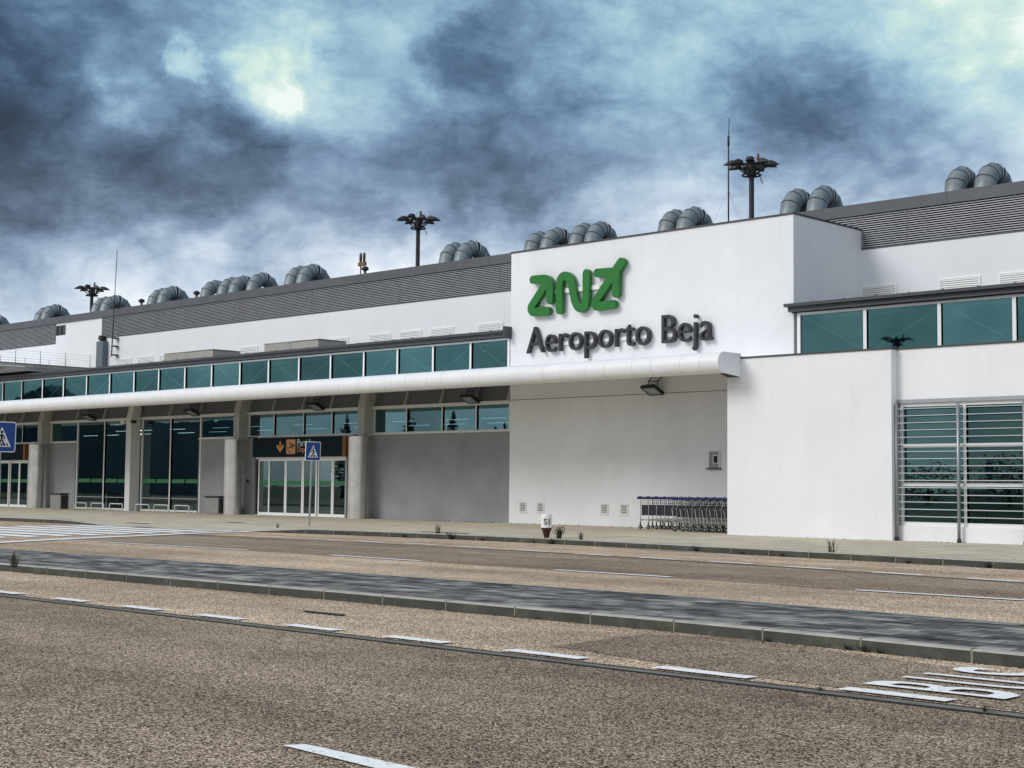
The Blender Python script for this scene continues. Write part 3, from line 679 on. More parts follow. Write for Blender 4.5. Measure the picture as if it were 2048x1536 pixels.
# roof ducts: an upside-down U of galvanised segments running back over the roof
def duct():
    t = thing('roof_duct', '', 'duct', group='curved steel ducts on the terminal roof')
    R = .58; r = .31; seg = 28
    def sec(m, a0, a1, mtl, rr=r, sm=True):
        q = []
        for a in (a0, a1):
            c = Vector((0, R - R * math.cos(a), .72 + R * math.sin(a)))
            rv = Vector((0, -math.cos(a), math.sin(a)))
            q.append([c + Vector((1, 0, 0)) * rr * math.cos(2 * math.pi * i / seg) + rv * rr * math.sin(2 * math.pi * i / seg) for i in range(seg)])
        m.add(q[0] + q[1], [(i, (i + 1) % seg, seg + (i + 1) % seg, seg + i) for i in range(seg)], mtl, True)
    m = MB(); m.lathe([(.42, 0), (.42, .03), (.34, .10), (.335, .45), (.345, .46), (.345, .50), (.31, .505), (.31, .72)], (0, 0, 0), galv, seg); m.build('base_pipe', t)
    ang = [0, rad(30), rad(58), rad(82)]
    m = MB()
    for a, b in zip(ang, ang[1:]): sec(m, a, b, galv); sec(m, b - rad(1.6), b + rad(.2), galvd, r + .008)
    m.build('elbow', t)
    m = MB(); sec(m, rad(82), rad(87), galvl, r + .02); sec(m, rad(87), rad(97), galvd, r - .02); sec(m, rad(97), rad(102), galvl, r + .02); m.build('joint', t)
    ang = [rad(102), rad(128), rad(154), rad(180)]
    m = MB()
    for a, b in zip(ang, ang[1:]): sec(m, a, b, galv, r - .01); sec(m, b - rad(1.6), b + rad(.2), galvd, r - .002)
    m.lathe([(.30, .1), (.30, .72)], (0, 2 * R, 0), galv, seg)
    m.build('rear_elbow', t)
    return t
dpx = [-50, -36, 70, 84, 183, 201, 295, 315, 400, 434, 456, 492, 568, 592, 877, 906, 1046, 1077, 1135, 1166, 1314, 1350, 1559, 1612, 1889, 1948]
d0 = duct()
for i, px in enumerate(dpx):
    yb = 39.1; X = PX(px, yb, 500); X += .31 / math.cos(math.atan(abs(X) / yb))
    t = d0 if i == 0 else copy_tree(d0)
    t.location = (X, yb, 9.03 + random.uniform(-.02, .03)); t.rotation_euler = (random.uniform(-.02, .02), random.uniform(-.02, .02), random.uniform(-.09, .09)); t.scale = (random.uniform(.97, 1.03),) * 3
    t['label'] = ('curved galvanised steel duct on the terminal roof, %s counted from the left edge' % ORD[i])
# small vent caps and aviation light
for lab, px, py in (('small dark mushroom vent cap beside the double obstruction light on the roof', 730, 548), ('small dark mushroom vent cap near the lone duct on the roof', 393, 596), ('small dark mushroom vent cap between two duct pairs at left of roof', 283, 608)):
    q = P(px, py, y=39); t = thing('vent_cap', lab, 'roof vent', (q.x, q.y, 9.3), group='mushroom vents on the roof')
    MB().cyl((0, 0, 0), (0, 0, .65), .06, galv, 10).build('pipe', t)
    MB().lathe([(.07, .62), (.15, .66), (.15, .74), (.08, .80), (.02, .81)], (0, 0, 0), darkm, 14).build('cap', t)
q = P(721, 548, y=39.5); t = thing('obstruction_light', 'double obstruction light on a thin pole above the roof louvres', 'warning light', (q.x, q.y, 9.3))
MB().cyl((0, 0, 0), (0, 0, .95), .025, darkm, 8).build('pole', t); MB().box(-.12, .32, -.05, .05, .95, 1.10, mat('amber_housing', (.16, .09, .03), .5)).build('housing', t)
for x in (0, .22): MB().lathe([(.055, 1.10), (.06, 1.3), (.055, 1.44), (.02, 1.5)], (x, 0, 0), mat('light_glass', (.05, .02, .01), .3), 12).build('lamp', t)
# whip antennas
a = P(1457, 443, y=36); h = P(1458, 237, y=36).z - 8.87; hm = P(1457, 272, y=36).z - 8.87
t = thing('whip_antenna', 'tall guyed whip antenna on top of the sign wall block', 'antenna', (a.x, 36, 8.87))
MB().cyl((0, 0, 0), (0, 0, hm * .96), .022, mast, 8).cyl((0, 0, hm * .90), (0, 0, hm), .034, mast, 8).build('pole', t); MB().cyl((0, 0, hm), (.03, 0, h), .011, mast, 6).build('whip', t)
m = MB()
for dx, dy in ((-.75, .0), (.62, 0), (0, .8)): m.cyl((0, 0, 1.25), (dx, dy, 0), .004, post, 4)
m.build('guy_wires', t); MB().tube([(.05, 0, 0), (.05, 0, .15), (.08, 0, .19), (.12, 0, .15), (.12, 0, 0)], .012, mast, 6).build('cable_loop', t)
a = P(223, 711, y=37.9); b = P(234.5, 501, y=37.9)
t = thing('whip_antenna', 'leaning whip antenna on wall brackets at the left louvre edge', 'antenna', (a.x, 37.9, a.z))
MB().cyl((0, 0, -.05), ((b.x - a.x) * .5, 0, (b.z - a.z) * .5), .028, mast, 8).cyl(((b.x - a.x) * .5, 0, (b.z - a.z) * .5), ((b.x - a.x), 0, b.z - a.z), .017, mast, 8).build('pole', t)
for zz in (0, .42, .80): MB().box(-.03, .24, -.02, .24, zz, zz + .05, mast).build('bracket', t)
t = thing('service_duct', 'grey vertical service duct on the white wall beside the leaning antenna', 'duct', (-64.15, YR, 6.7))
MB().box(-.28, .28, -.3, -.001, -.2, 1.38, mat('duct_paint', (.12, .15, .18), .5)).build('casing', t); MB().cyl((0, -.15, 1.39), (0, -.15, 1.5), .10, darkm, 12).cyl((0, -.3, 1.54), (0, -.02, 1.54), .13, darkm, 12).build('camera', t)
# deck fence
t = thing('wire_fence', 'thin wire fence with posts along the roof deck at left', 'fence', (-64.56, 35, 6.8))
for dx in (0, -3.9):
    for yy in ((32.5, 33.75, 35.0, 36.3, 37.6)): MB().cyl((dx, yy - 35, 0), (dx, yy - 35, .62), .018, post, 6).build('fence_post', t)
    m = MB()
    for k in range(5): m.cyl((dx, -2.6, .1 + k * .12), (dx, 3.1, .1 + k * .12), .004, post, 4)
    m.build('wires', t)
# floodlights under the canopy
def flood():
    t = thing('floodlight', '', 'floodlight', group='floodlights hanging below the canopy')
    MB().box(-.16, .16, .18, .26, .25, .32, soff).build('mount', t)
    m = MB(); m.tube([(-.14, .2, .26), (-.14, .02, .12), (-.14, 0, -.02)], .014, mast, 6).tube([(.14, .2, .26), (.14, .02, .12), (.14, 0, -.02)], .014, mast, 6).cyl((-.14, .02, .12), (.14, .02, .12), .012, mast, 6); m.build('bracket', t)
    m = MB(); n = Vector((0, -.42, -.9)).normalized(); e = Vector((1, 0, 0)); u = n.cross(e)
    c = Vector((0, -.03, -.12)); F = []
    for k, (s, o_) in enumerate(((1, .0), (1, -.07), (.55, -.14))): F += [c + n * -abs(o_) * 1 + e * (sx * .21 * s) + u * (sy * .19 * s) for sx, sy in ((-1, -1), (1, -1), (1, 1), (-1, 1))]
    m.add(F, [(8, 9, 10, 11)] + [(j * 4 + i, j * 4 + (i + 1) % 4, j * 4 + 4 + (i + 1) % 4, j * 4 + 4 + i) for j in (0, 1) for i in range(4)], mast)
    for i in range(4):
        A, B = F[i], F[(i + 1) % 4]; ia, ib = c + (A - c) * .82, c + (B - c) * .82
        m.add([A, B, ib, ia], [(0, 1, 2, 3)], mast)
    m.build('housing', t)
    q = [c + (F[i] - c) * .82 + n * -.006 for i in range(4)]; m = MB(); m.add(q, [(0, 1, 2, 3)], mat('lamp_glass', (.30, .36, .35), .15)); m.build('glass', t)
    return t
f0 = flood()
fl_lab = ['above the left edge of the tall glazing', 'above the right edge of the tall glazing', 'above the entrance doors', 'near the left edge of the sign wall', 'on the white sign wall recess']
for i, px in enumerate((180, 385, 632, 940, 1305)):
    t = f0 if i == 0 else copy_tree(f0)
    t.location = (PX(px, 34.35, 800), 34.35, 4.25); t.scale = (1.25,) * 3; t['label'] = 'black tilted floodlight hanging under the canopy ' + fl_lab[i]
# small cameras at the slender pillar
for lab, dx in (('small white wall camera left of the slender white pillar', -.62), ('small dark wall camera right of the slender white pillar', .16)):
    t = thing('security_camera', lab, 'camera', (-55.3 + dx, 34.3, 3.86), group='cameras by the slender pillar')
    MB().cyl((0, .3, .05), (0, .05, .02), .02, frame, 8).build('bracket', t); MB().box(-.16, .08, -.12, .02, -.06, .06, frame if dx < 0 else darkm).build('body', t)
# vents in the sign wall
for i, xa in enumerate((-32.97, -32.21, -29.57, -28.80)):
    t = thing('air_vent', 'small slotted air vent low in the sign wall, %s from the left' % ORD[i], 'vent', (xa, YT, .50), group='slotted vents low in the sign wall')
    MB().box(-.05, .27, -.012, -.001, -.06, .30, mat('vent_plate', (.68, .68, .67), .6)).build('plate', t)
    m = MB()
    for k in range(5): m.box(.0, .21, -.016, -.0125, .03 + k * .05, .052 + k * .05, mat('vent_slot', (.10, .10, .10), .8))
    m.build('slots', t)

# ------------------------------------------------------------------ airport sign
YS = 34.42
t = thing('logo_sign', 'green three-letter logo with arrow shapes high on the white sign wall', 'sign', (-31, YS, 7.3))
def LZ(x, y):    # zoom coordinates of the photo (1000,400 origin, 3.84 x) to the sign plane, relative to the thing
    q = P(1000 + x / 3.84, 400 + y / 3.84, y=YS - .02); return (q.x + 31, q.z - 7.3)
def smooth(pts, n=6):
    o = []
    for i in range(len(pts) - 1):
        p0 = Vector(pts[max(i - 1, 0)]); p1 = Vector(pts[i]); p2 = Vector(pts[i + 1]); p3 = Vector(pts[min(i + 2, len(pts) - 1)])
        for k in range(n):
            s_ = k / n; o.append(.5 * ((2 * p1) + (p2 - p0) * s_ + (2 * p0 - 5 * p1 + 4 * p2 - p3) * s_ * s_ + (3 * p1 - p0 - 3 * p2 + p3) * s_ ** 3))
    return o + [Vector(pts[-1])]
def stroke(m, pts, r, y0, y1, mt, sm=True):
    pts = [Vector(q) for q in pts]
    if sm: pts = smooth(pts)
    lft, rgt = [], []
    for i, p in enumerate(pts):
        d = (pts[min(i + 1, len(pts) - 1)] - pts[max(i - 1, 0)]).normalized(); n = Vector((-d.y, d.x)); lft.append(p + n * r); rgt.append(p - n * r)
    def cap(p, d, r):
        a0 = math.atan2(d.y, d.x); return [p + Vector((math.cos(a0 + rad(90 - 180 * k / 10)), math.sin(a0 + rad(90 - 180 * k / 10)))) * r for k in range(1, 10)]
    outl = lft + cap(pts[-1], (pts[-1] - pts[-2]).normalized(), r) + rgt[::-1] + cap(pts[0], (pts[0] - pts[1]).normalized(), r)
    m.prism([(q.x, q.y) for q in outl], XZ, y0, y1, mt)
rr = .134
m = MB(); stroke(m, [LZ(*q) for q in ((250, 612), (300, 608), (342, 606), (370, 625), (379, 660), (379, 715), (379, 768))], rr, -.02, .12, green)
stroke(m, [LZ(*q) for q in ((350, 640), (238, 818))], rr, -.023, .12, green, False)
stroke(m, [LZ(*q) for q in ((236, 822), (234, 842), (244, 857), (262, 861))], rr, -.0215, .12, green, False); stroke(m, [LZ(*q) for q in ((252, 861), (358, 852))], rr, -.0245, .12, green, False)
m.prism([LZ(*q) for q in ((322, 612), (375, 620), (385, 690), (352, 690), (318, 655))], XZ, -.026, .12, green); m.build('letter', t)
m = MB(); stroke(m, [LZ(*q) for q in ((452, 845), (452, 740), (453, 640), (468, 597), (500, 582), (532, 605), (553, 680), (572, 775), (596, 820), (625, 828), (652, 795), (657, 720), (658, 640), (659, 563))], rr, -.02, .12, green); m.build('letter', t)
m = MB(); stroke(m, [LZ(*q) for q in ((742, 560), (800, 556), (860, 552))], rr, -.02, .12, green, False)
stroke(m, [LZ(*q) for q in ((884, 555), (886, 640), (887, 716))], rr, -.023, .12, green, False)
stroke(m, [LZ(*q) for q in ((868, 570), (728, 782))], rr, -.026, .12, green, False)
stroke(m, [LZ(*q) for q in ((727, 782), (724, 800), (734, 814), (752, 817))], rr, -.0215, .12, green, False); stroke(m, [LZ(*q) for q in ((742, 817), (862, 800))], rr, -.0245, .12, green, False)
stroke(m, [LZ(*q) for q in ((876, 560), (900, 522), (928, 480))], rr * 1.12, -.029, .12, green, False)
m.prism([LZ(*q) for q in ((820, 540), (890, 515), (915, 560), (912, 640), (855, 640))], XZ, -.032, .12, green); m.build('letter', t)
for xa, xb, ya in ((400, 760, 690), ): 
    A = LZ(400, 702); B = LZ(745, 668); MB().box(A[0], B[0], .10, .13, A[1] - .07, A[1] + .07, lframe).build('rail', t)
MB().box(LZ(300, 0)[0], LZ(310, 0)[0], .12, .18, -.3, .3, frame).build('standoff', t)
# word sign, one mesh per letter
t = thing('airport_name_sign', 'dark grey raised lettering reading Aeroporto Beja on the white sign wall', 'sign', (-29, YS, 5.5))
full = text_mesh('Aeroporto Beja', 'letters', letter, .13, x0=-32.62 + 29, x1=-25.36 + 29, z0=-.27, z1=.84, y=0, offset=-.005)
b = bmesh.new(); b.from_mesh(full.data)
seen = set(); isl = []
for v in b.verts:
    if v.index in seen: continue
    st = [v]; seen.add(v.index); cur = []
    while st:
        q = st.pop(); cur.append(q)
        for e in q.link_edges:
            o_ = e.other_vert(q)
            if o_.index not in seen: seen.add(o_.index); st.append(o_)
    isl.append(cur)
isl.sort(key=lambda c_: min(v.co.x for v in c_)); groups = []
for c_ in isl:
    a0, a1 = min(v.co.x for v in c_), max(v.co.x for v in c_)
    if groups and (a0 + a1) / 2 < groups[-1][1] and (a0 + a1) / 2 > groups[-1][0]: groups[-1][2].append(c_); groups[-1][1] = max(groups[-1][1], a1)
    else: groups.append([a0, a1, [c_]])
for a0, a1, cs in groups:
    ids = {v.index: k for k, v in enumerate(v for c_ in cs for v in c_)}; vs = [v.co.copy() for c_ in cs for v in c_]
    fs = [[ids[v.index] for v in f.verts] for f in b.faces if f.verts[0].index in ids]
    me = bpy.data.meshes.new('letter'); me.from_pydata(vs, [], fs); me.materials.append(letter); o = bpy.data.objects.new('letter', me); C.objects.link(o); o.parent = t
b.free(); bpy.data.objects.remove(full)
for xa, xb in ((-32.2, -27.75), (-27.3, -25.5)): MB().box(xa + 29, xb + 29, .135, .16, .20, .31, lframe).build('rail', t)

# door sign boards
def dsign(xc, label):
    t = thing('entrance_sign', label, 'sign', (xc, 34.30, 2.30), group='dark sign boards above the entrance doors')
    MB().box(-2.74, 2.60, 0, .26, .012, .735, navy).build('board', t); MB().box(2.60, 2.76, .002, .26, .012, .735, brown).build('end_band', t)
    return t
t = dsign(-44.1, 'navy departures board with orange arrow and plane symbol above the glass doors')
def bx(px, py): q = P(px, py, y=34.29); return q.x + 44.1, q.z - 2.30
m = MB(); A = bx(555.5, 0)[0]; cx = bx(560.3, 890)[0]; zt = bx(560, 883)[1]; zb = bx(560, 905)[1]
m.box(cx - .045, cx + .045, -.012, -.001, zb + .10, zt, orange); stroke(m, [(cx - .17, zb + .24), (cx, zb + .05), (cx + .17, zb + .24)], .05, -.014, -.001, orange, False); m.build('arrow', t)
x0, z0 = bx(572.3, 908); x1, z1 = bx(590.8, 878.5)
m = MB(); m.prism(rrect(x0, x1, z0, z1, .05), XZ, -.012, -.001, orange)
def sq(u, v): return (x0 + (x1 - x0) * u, z0 + (z1 - z0) * v)
for pts in (((.16, .36), (.30, .42), (.86, .64)), ((.16, .36), (.17, .47)), ((.50, .52), (.38, .74), (.45, .77), (.70, .60)), ((.52, .49), (.68, .38)), ((.86, .64), (.92, .58), (.60, .42))): stroke(m, [sq(*q) for q in pts], .017, -.018, -.012, darkm, False)
m.prism([sq(*q) for q in ((.14, .13), (.52, .13), (.52, .18), (.14, .18))], XZ, -.018, -.012, darkm); m.build('plane_symbol', t)
x0, zq = bx(594, 892.5); text_mesh('Partidas', 'lettering', wtext, .006, x0=x0, x1=x0 + 1.02, z0=zq, z1=zq + .26, y=-.006, parent=t)
x0, zq = bx(594, 907.5); text_mesh('Departures', 'lettering', orange, .006, x0=x0, x1=x0 + 1.22, z0=zq + .0, z1=zq + .26, y=-.006, parent=t)
dsign(-67.2, 'blank navy board above the doors at the left edge')
t = thing('intercom', 'small black intercom on the grey wall left of the doors', 'intercom', (PX(496, 34.66, 961), 34.66, 1.42)); MB().box(-.05, .05, -.04, -.001, -.07, .05, bblk).build('body', t); MB().box(-.02, .05, -.07, -.041, -.02, .03, bblk).build('hood', t)

# ------------------------------------------------------------------ street furniture
def pedsign(loc, h, label, lean):
    t = thing('pedestrian_crossing_sign', label, 'road sign', loc, group='blue pedestrian crossing signs'); t.rotation_euler = (0, lean, 0)
    s = .27
    MB().cyl((0, 0, 0), (0, 0, h + .5), .028, post, 12).build('pole', t)
    m = MB()
    def YZx(u, v, w_): return (w_, u, v + h + .27)
    m.prism(rrect(-s, s, -s, s, .045), YZx, .03, .045, bwhite); m.prism(rrect(-s + .018, s - .018, -s + .018, s - .018, .035), YZx, .045, .048, blue); m.build('plate', t)
    m = MB(); m.prism([(-.18, -.175), (.18, -.175), (0, .175)], YZx, .048, .051, bwhite); m.build('triangle', t)
    m = MB()
    m.prism([(.028 * math.cos(rad(a)), .085 + .028 * math.sin(rad(a))) for a in range(0, 360, 24)], YZx, .051, .0535, bblk)
    for r_, pts in ((.019, ((0, .045), (0, -.04))), (.011, ((0, .045), (-.05, .005), (-.075, -.035))), (.011, ((0, .045), (.045, .01), (.05, -.04))), (.014, ((-.004, -.045), (-.03, -.09), (-.05, -.15))), (.014, ((.004, -.045), (.028, -.09), (.045, -.15)))):
        pts2 = [Vector(q) for q in pts]
        lf, rg = [], []
        for i, p in enumerate(pts2):
            d = (pts2[min(i + 1, len(pts2) - 1)] - pts2[max(i - 1, 0)]).normalized(); n = Vector((-d.y, d.x)); lf.append(p + n * r_); rg.append(p - n * r_)
        m.prism([(q.x, q.y) for q in lf + rg[::-1]], YZx, .051, .054 + r_ * .02, bblk)
    for c_ in (-.11, -.055, .0, .055, .11): k = .35 * c_; m.prism([(c_ - .016 + k * .2, -.16), (c_ + .018 + k * .2, -.16), (c_ * .86 + .014, -.112), (c_ * .86 - .014, -.112)], YZx, .051, .0527, bblk)
    m.build('walking_figure', t)
    return t
q = P(610.5, 1052, z=.12)
pedsign((q.x, 26.6, .12), 1.84, 'blue pedestrian crossing sign on a leaning pole in front of the glass doors', .035)
q = P(2.5, 1086, y=12.78)
pedsign((-24.62 - .28, 12.75, .1), 1.70, 'blue pedestrian crossing sign cut by the left edge of the photo', .03)
# bollard S1
q = P(1093, 1076, y=25.3)
t = thing('bollard', 'short white and dark red bollard marked S1 at the kerb', 'bollard', (q.x, 25.3, .12))
MB().lathe([(.055, 0), (.06, .02), (.085, .12), (.128, .23)], (0, 0, 0), oxred, 24).build('base', t)
MB().lathe([(.128, .231), (.128, .50), (.120, .505), (.120, .53), (.112, .545), (.03, .55)], (0, 0, 0), bwhite, 24).build('top', t)
m_ = text_mesh('S1', 'lettering', bblk, .004, x0=-.07, x1=.07, z0=.30, z1=.44, y=0, offset=.02, parent=t)
fv = Vector((-q.x, -25.3)).normalized(); ang = math.atan2(fv.x, -fv.y)      # wrapped round the drum, turned towards the road
for v in m_.data.vertices:
    a_ = v.co.x / .128 + ang; r_ = .132 - v.co.y; v.co.x, v.co.y = r_ * math.sin(a_), -r_ * math.cos(a_)
# bins
def bin_(x0, x1, y, lab):
    t = thing('litter_bin', lab, 'bin', ((x0 + x1) / 2, y, .12), group='steel litter bins beside the columns'); h = (x1 - x0) / 2
    MB().box(-h, h, -.2, .2, .02, .62, binm).build('body', t); MB().box(-h - .03, h + .03, -.23, .23, .66, .70, darkm).build('lid', t)
    m = MB(); m.box(-h + .02, h - .02, -.18, .18, .621, .659, darkm); m.box(h + .001, h + .006, -.15, .15, .05, .60, darkm); m.build('opening', t)
bin_(-49.0, -48.1, 33.85, 'rectangular stainless litter bin left of the round column by the doors')
bin_(-59.8, -58.95, 33.3, 'rectangular stainless litter bin beside the left round column')
# hoops
hx = [(-58.66, -57.67), (-57.3, -56.22), (-55.86, -54.74), (-53.83, -52.79), (-52.43, -51.42), (-51.0, -49.92)]
def hoop():
    t = thing('low_hoop', '', 'hoop rail', group='low steel hoops in front of the tall glazing'); r = .06; hw = .5; H = .30
    p = [(-hw, 0, 0), (-hw, 0, H - r)] + [(-hw + r - r * math.cos(rad(a)), 0, H - r + r * math.sin(rad(a))) for a in (30, 60, 90)] + [(hw - r + r * math.sin(rad(a)), 0, H - r + r * math.cos(rad(a))) for a in (0, 30, 60)] + [(hw, 0, H - r), (hw, 0, 0)]
    MB().tube(p, .024, galvl, 8).build('rail', t); return t
h0 = hoop()
for i, (a, b) in enumerate(hx):
    t = h0 if i == 0 else copy_tree(h0); t.location = ((a + b) / 2, 33.6, .12); t['label'] = 'low bent steel hoop in front of the tall glass, %s from the left' % ORD[i]

# luggage trolleys, nested in two rows
def trolley(front):
    t = thing('luggage_trolley', '', 'trolley', group='luggage trolleys nested against the sign wall')
    wd = .27; r = .011
    m = MB()
    for s_ in (-wd, wd):
        if front:
            m.tube([(-.05, s_, .90), (.10, s_, .90), (.145, s_, .87), (.14, s_, .81), (.055, s_, .67), (.075, s_, .35), (.085, s_, .26), (0, s_, .10)], r, chrome, 6)
            m.tube([(-.12, s_, .66), (-.10, s_, .60), (0, s_, .10)], r, chrome, 6)
        else:
            m.tube([(0, s_, .93), (.01, s_, .6), (0, s_, .22)], r * 1.1, chrome, 6)
        m.tube([(0 if not front else .07, s_, .30), (.62, s_ * .7, .24)], r * .8, chrome, 6)
        m.tube([(0 if not front else .07, s_, .26), (.62, s_ * .7, .34)], r * .7, chrome, 6)
    m.tube([(.01, -wd, .66), (.01, wd, .66)], r, chrome, 6); m.tube([(.0, -wd, .28), (.0, wd, .28)], r, chrome, 6); m.tube([(.62, -wd * .7, .24), (.62, wd * .7, .24)], r, chrome, 6)
    m.build('frame', t)
    m = MB(); m.tube([(-.10, -wd - .02, .945), (-.02, -wd - .02, .99), (.04, -wd, .985)], .028, cblue, 8); m.tube([(-.02, -wd - .02, .965), (-.02, wd + .02, .965)], .026, cblue, 8); m.tube([(-.10, wd + .02, .945), (.03, wd, .985)], .020, cblue, 8); m.box(-.09, .15, -wd - .01, wd + .01, .915, .965, cblue); m.build('handle', t)
    m = MB()      # wire basket
    for z in (.88, .80, .72):
        m.tube([(.02, -wd, z), (.25, -wd * .92, z), (.25, wd * .92, z), (.02, wd, z)], .0045, darkm, 4)
    for k in range(6): m.tube([(.25, -wd * .9 + k * wd * .36, .88), (.25, -wd * .9 + k * wd * .36, .70)], .0035, darkm, 4)
    for k in range(3):
        for s_ in (-1, 1): m.tube([(.05 + k * .08, s_ * wd * .97, .88), (.05 + k * .08, s_ * wd * .97, .70)], .0035, darkm, 4)
    m.build('basket', t)
    MB().box(.03, .045, -wd + .02, wd - .02, .42, .74, cpan).box(.045, .27, wd - .03, wd - .02, .44, .74, cpan).box(.045, .27, -wd + .02, -wd + .03, .44, .74, cpan).build('advert_panel', t)
    for s_ in (-wd, wd):
        m = MB(); R_ = .078 if front else .062
        m.lathe([(R_ - .02, -.016), (R_, -.012), (R_, .012), (R_ - .02, .016)], (0, s_, R_ + .002), rubber, 20, 'Y')
        if front: m.tube([(R_ * .98 * math.cos(rad(a)), s_, R_ + .004 + R_ * .98 * math.sin(rad(a))) for a in range(0, 361, 20)], .008, galvl, 6)
        m.lathe([(.022, -.024), (.022, .024)], (0, s_, R_ + .002), chrome, 12, 'Y')
        if not front: m.box(-.008, .008, s_ - .02, s_ + .02, .08, .22, darkm)
        m.build('wheel', t)
    m = MB(); m.lathe([(.05, -.012), (.055, 0), (.05, .012)], (.60, 0, .056), rubber, 16, 'Y'); m.box(.59, .61, -.02, .02, .10, .24, darkm); m.build('caster', t)
    return t
ta, tb = trolley(False), trolley(True)
n = 15
for i in range(n):
    t = ta if i == 0 else copy_tree(ta); t.scale.z = .92; t.location = (-27.0 + .29 * i, 33.55, .12); t.rotation_euler.z = random.uniform(-.015, .015)
    t['label'] = 'blue-handled luggage trolley in the rear nested row, %s from the left' % ORD[i]
for i in range(9):
    X = P(1350 + i * 14.55 + (2 if i else 0), 1064, y=32.15).x
    t = tb if i == 0 else copy_tree(tb); t.scale.z = .92; t.location = (X, 32.42 + .01 * (i % 2), .12); t.rotation_euler.z = random.uniform(-.03, .03)
    t['label'] = 'luggage trolley with large rimmed wheels, front nested row, %s from the left' % ORD[i]

# drain covers
for i, (px, py, z, w_, lab) in enumerate(((275, 1047, .12, .5, 'dark rectangular drain cover on the pavement left of the doors'), (470, 1045.5, .12, .35, 'narrow drain cover on the pavement in front of the doors'), (890, 1066, .118, .8, 'long dark drain slot near the kerb weeds'), (652, 1227, .006, .3, 'flat dark utility cover in the road before the median'))):
    q = P(px, py, z=z); o = MB().box(-w_, w_, -.05 if i == 3 else -.10, .0 if i == 3 else .10, 0, .012, darkm).build('drain_cover'); o.location = (q.x, q.y, z); tag(o, lab, 'drain cover')

# ------------------------------------------------------------------ apron masts behind the terminal
def apron():
    t = thing('floodlight_mast', '', 'light mast', group='tall dark floodlight masts behind the terminal')
    H = 18.2
    MB().cyl((0, 0, 0), (0, 0, H), .17, mast, 14, r1=.135).build('pole', t)
    m = MB()
    for z, r in ((H - .35, .48), (H + .12, .80)): m.tube([(r * math.cos(rad(a)), r * math.sin(rad(a)), z) for a in range(0, 361, 20)], .045, mast, 6)
    m.cyl((0, 0, H - .4), (0, 0, H + .34), .26, mast, 12)
    for k in range(8):
        a = rad(k * 45 + 10); m.cyl((.2 * math.cos(a), .2 * math.sin(a), H - .35), (.8 * math.cos(a), .8 * math.sin(a), H + .12), .035, mast, 6); m.cyl((.2 * math.cos(a), .2 * math.sin(a), H + .25), (.85 * math.cos(a), .85 * math.sin(a), H + .22), .03, mast, 6)
    m.tube([(.3, .0, H - .2), (.5, .2, H - .6), (.45, .4, H - .8), (.3, .4, H - .5)], .015, mast, 5)
    m.build('ring', t)
    for k in range(9):
        a = rad(k * 40 + 12); c = Vector((math.cos(a), math.sin(a), 0)); s_ = Vector((-math.sin(a), math.cos(a), 0)); up = Vector((0, 0, 1)); m = MB()
        rows = []
        for u, hh, ww in ((.66, .08, .12), (.80, .22, .22), (1.02, .27, .25), (1.26, .18, .20), (1.48, .02, .05)):
            base = c * u + up * (H + .14 + (k % 2) * .07 - (u - .66) * .03)
            rows.append([base - s_ * ww, base - s_ * ww * .7 + up * hh * .8, base + up * hh, base + s_ * ww * .7 + up * hh * .8, base + s_ * ww])
        v = [p for r_ in rows for p in r_]; f = [(j * 5 + i, j * 5 + i + 1, j * 5 + 6 + i, j * 5 + 5 + i) for j in range(4) for i in range(4)] + [tuple(j * 5 for j in range(5)) + tuple(j * 5 + 4 for j in range(4, -1, -1))] + [(0, 1, 2, 3, 4), (20, 24, 23, 22, 21)]
        m.add(v, f, mast); m.build('floodlight', t)
    MB().lathe([(.07, H + .34), (.08, H + .56), (.06, H + .68), (.02, H + .71)], (.50, -.25, 0), mat('red_lamp', (.12, .03, .02), .4), 10).build('beacon', t)
    m = MB()
    for a_, b_ in ((.1, .35), (-.2, .5), (.35, .3)): m.cyl((a_, 0, H + .4), (a_ * 1.5, .1, H + .3 + b_), .012, mast, 4)
    m.build('lightning_rod', t)
    return t
m0 = apron()
for i, (px, py, lab) in enumerate(((184, 578, 'dark floodlight mast behind the roof ducts at the far left'), (836.5, 440, 'dark floodlight mast standing behind the middle of the terminal'), (1503, 330, 'dark floodlight mast behind the sign wall beside the guyed antenna'))):
    t = m0 if i == 0 else copy_tree(m0); q = P(px, py, y=65); t.location = (q.x, 65, q.z - 18.4); t['label'] = lab; t.rotation_euler.z = (.3, 0, .15)[i]
    
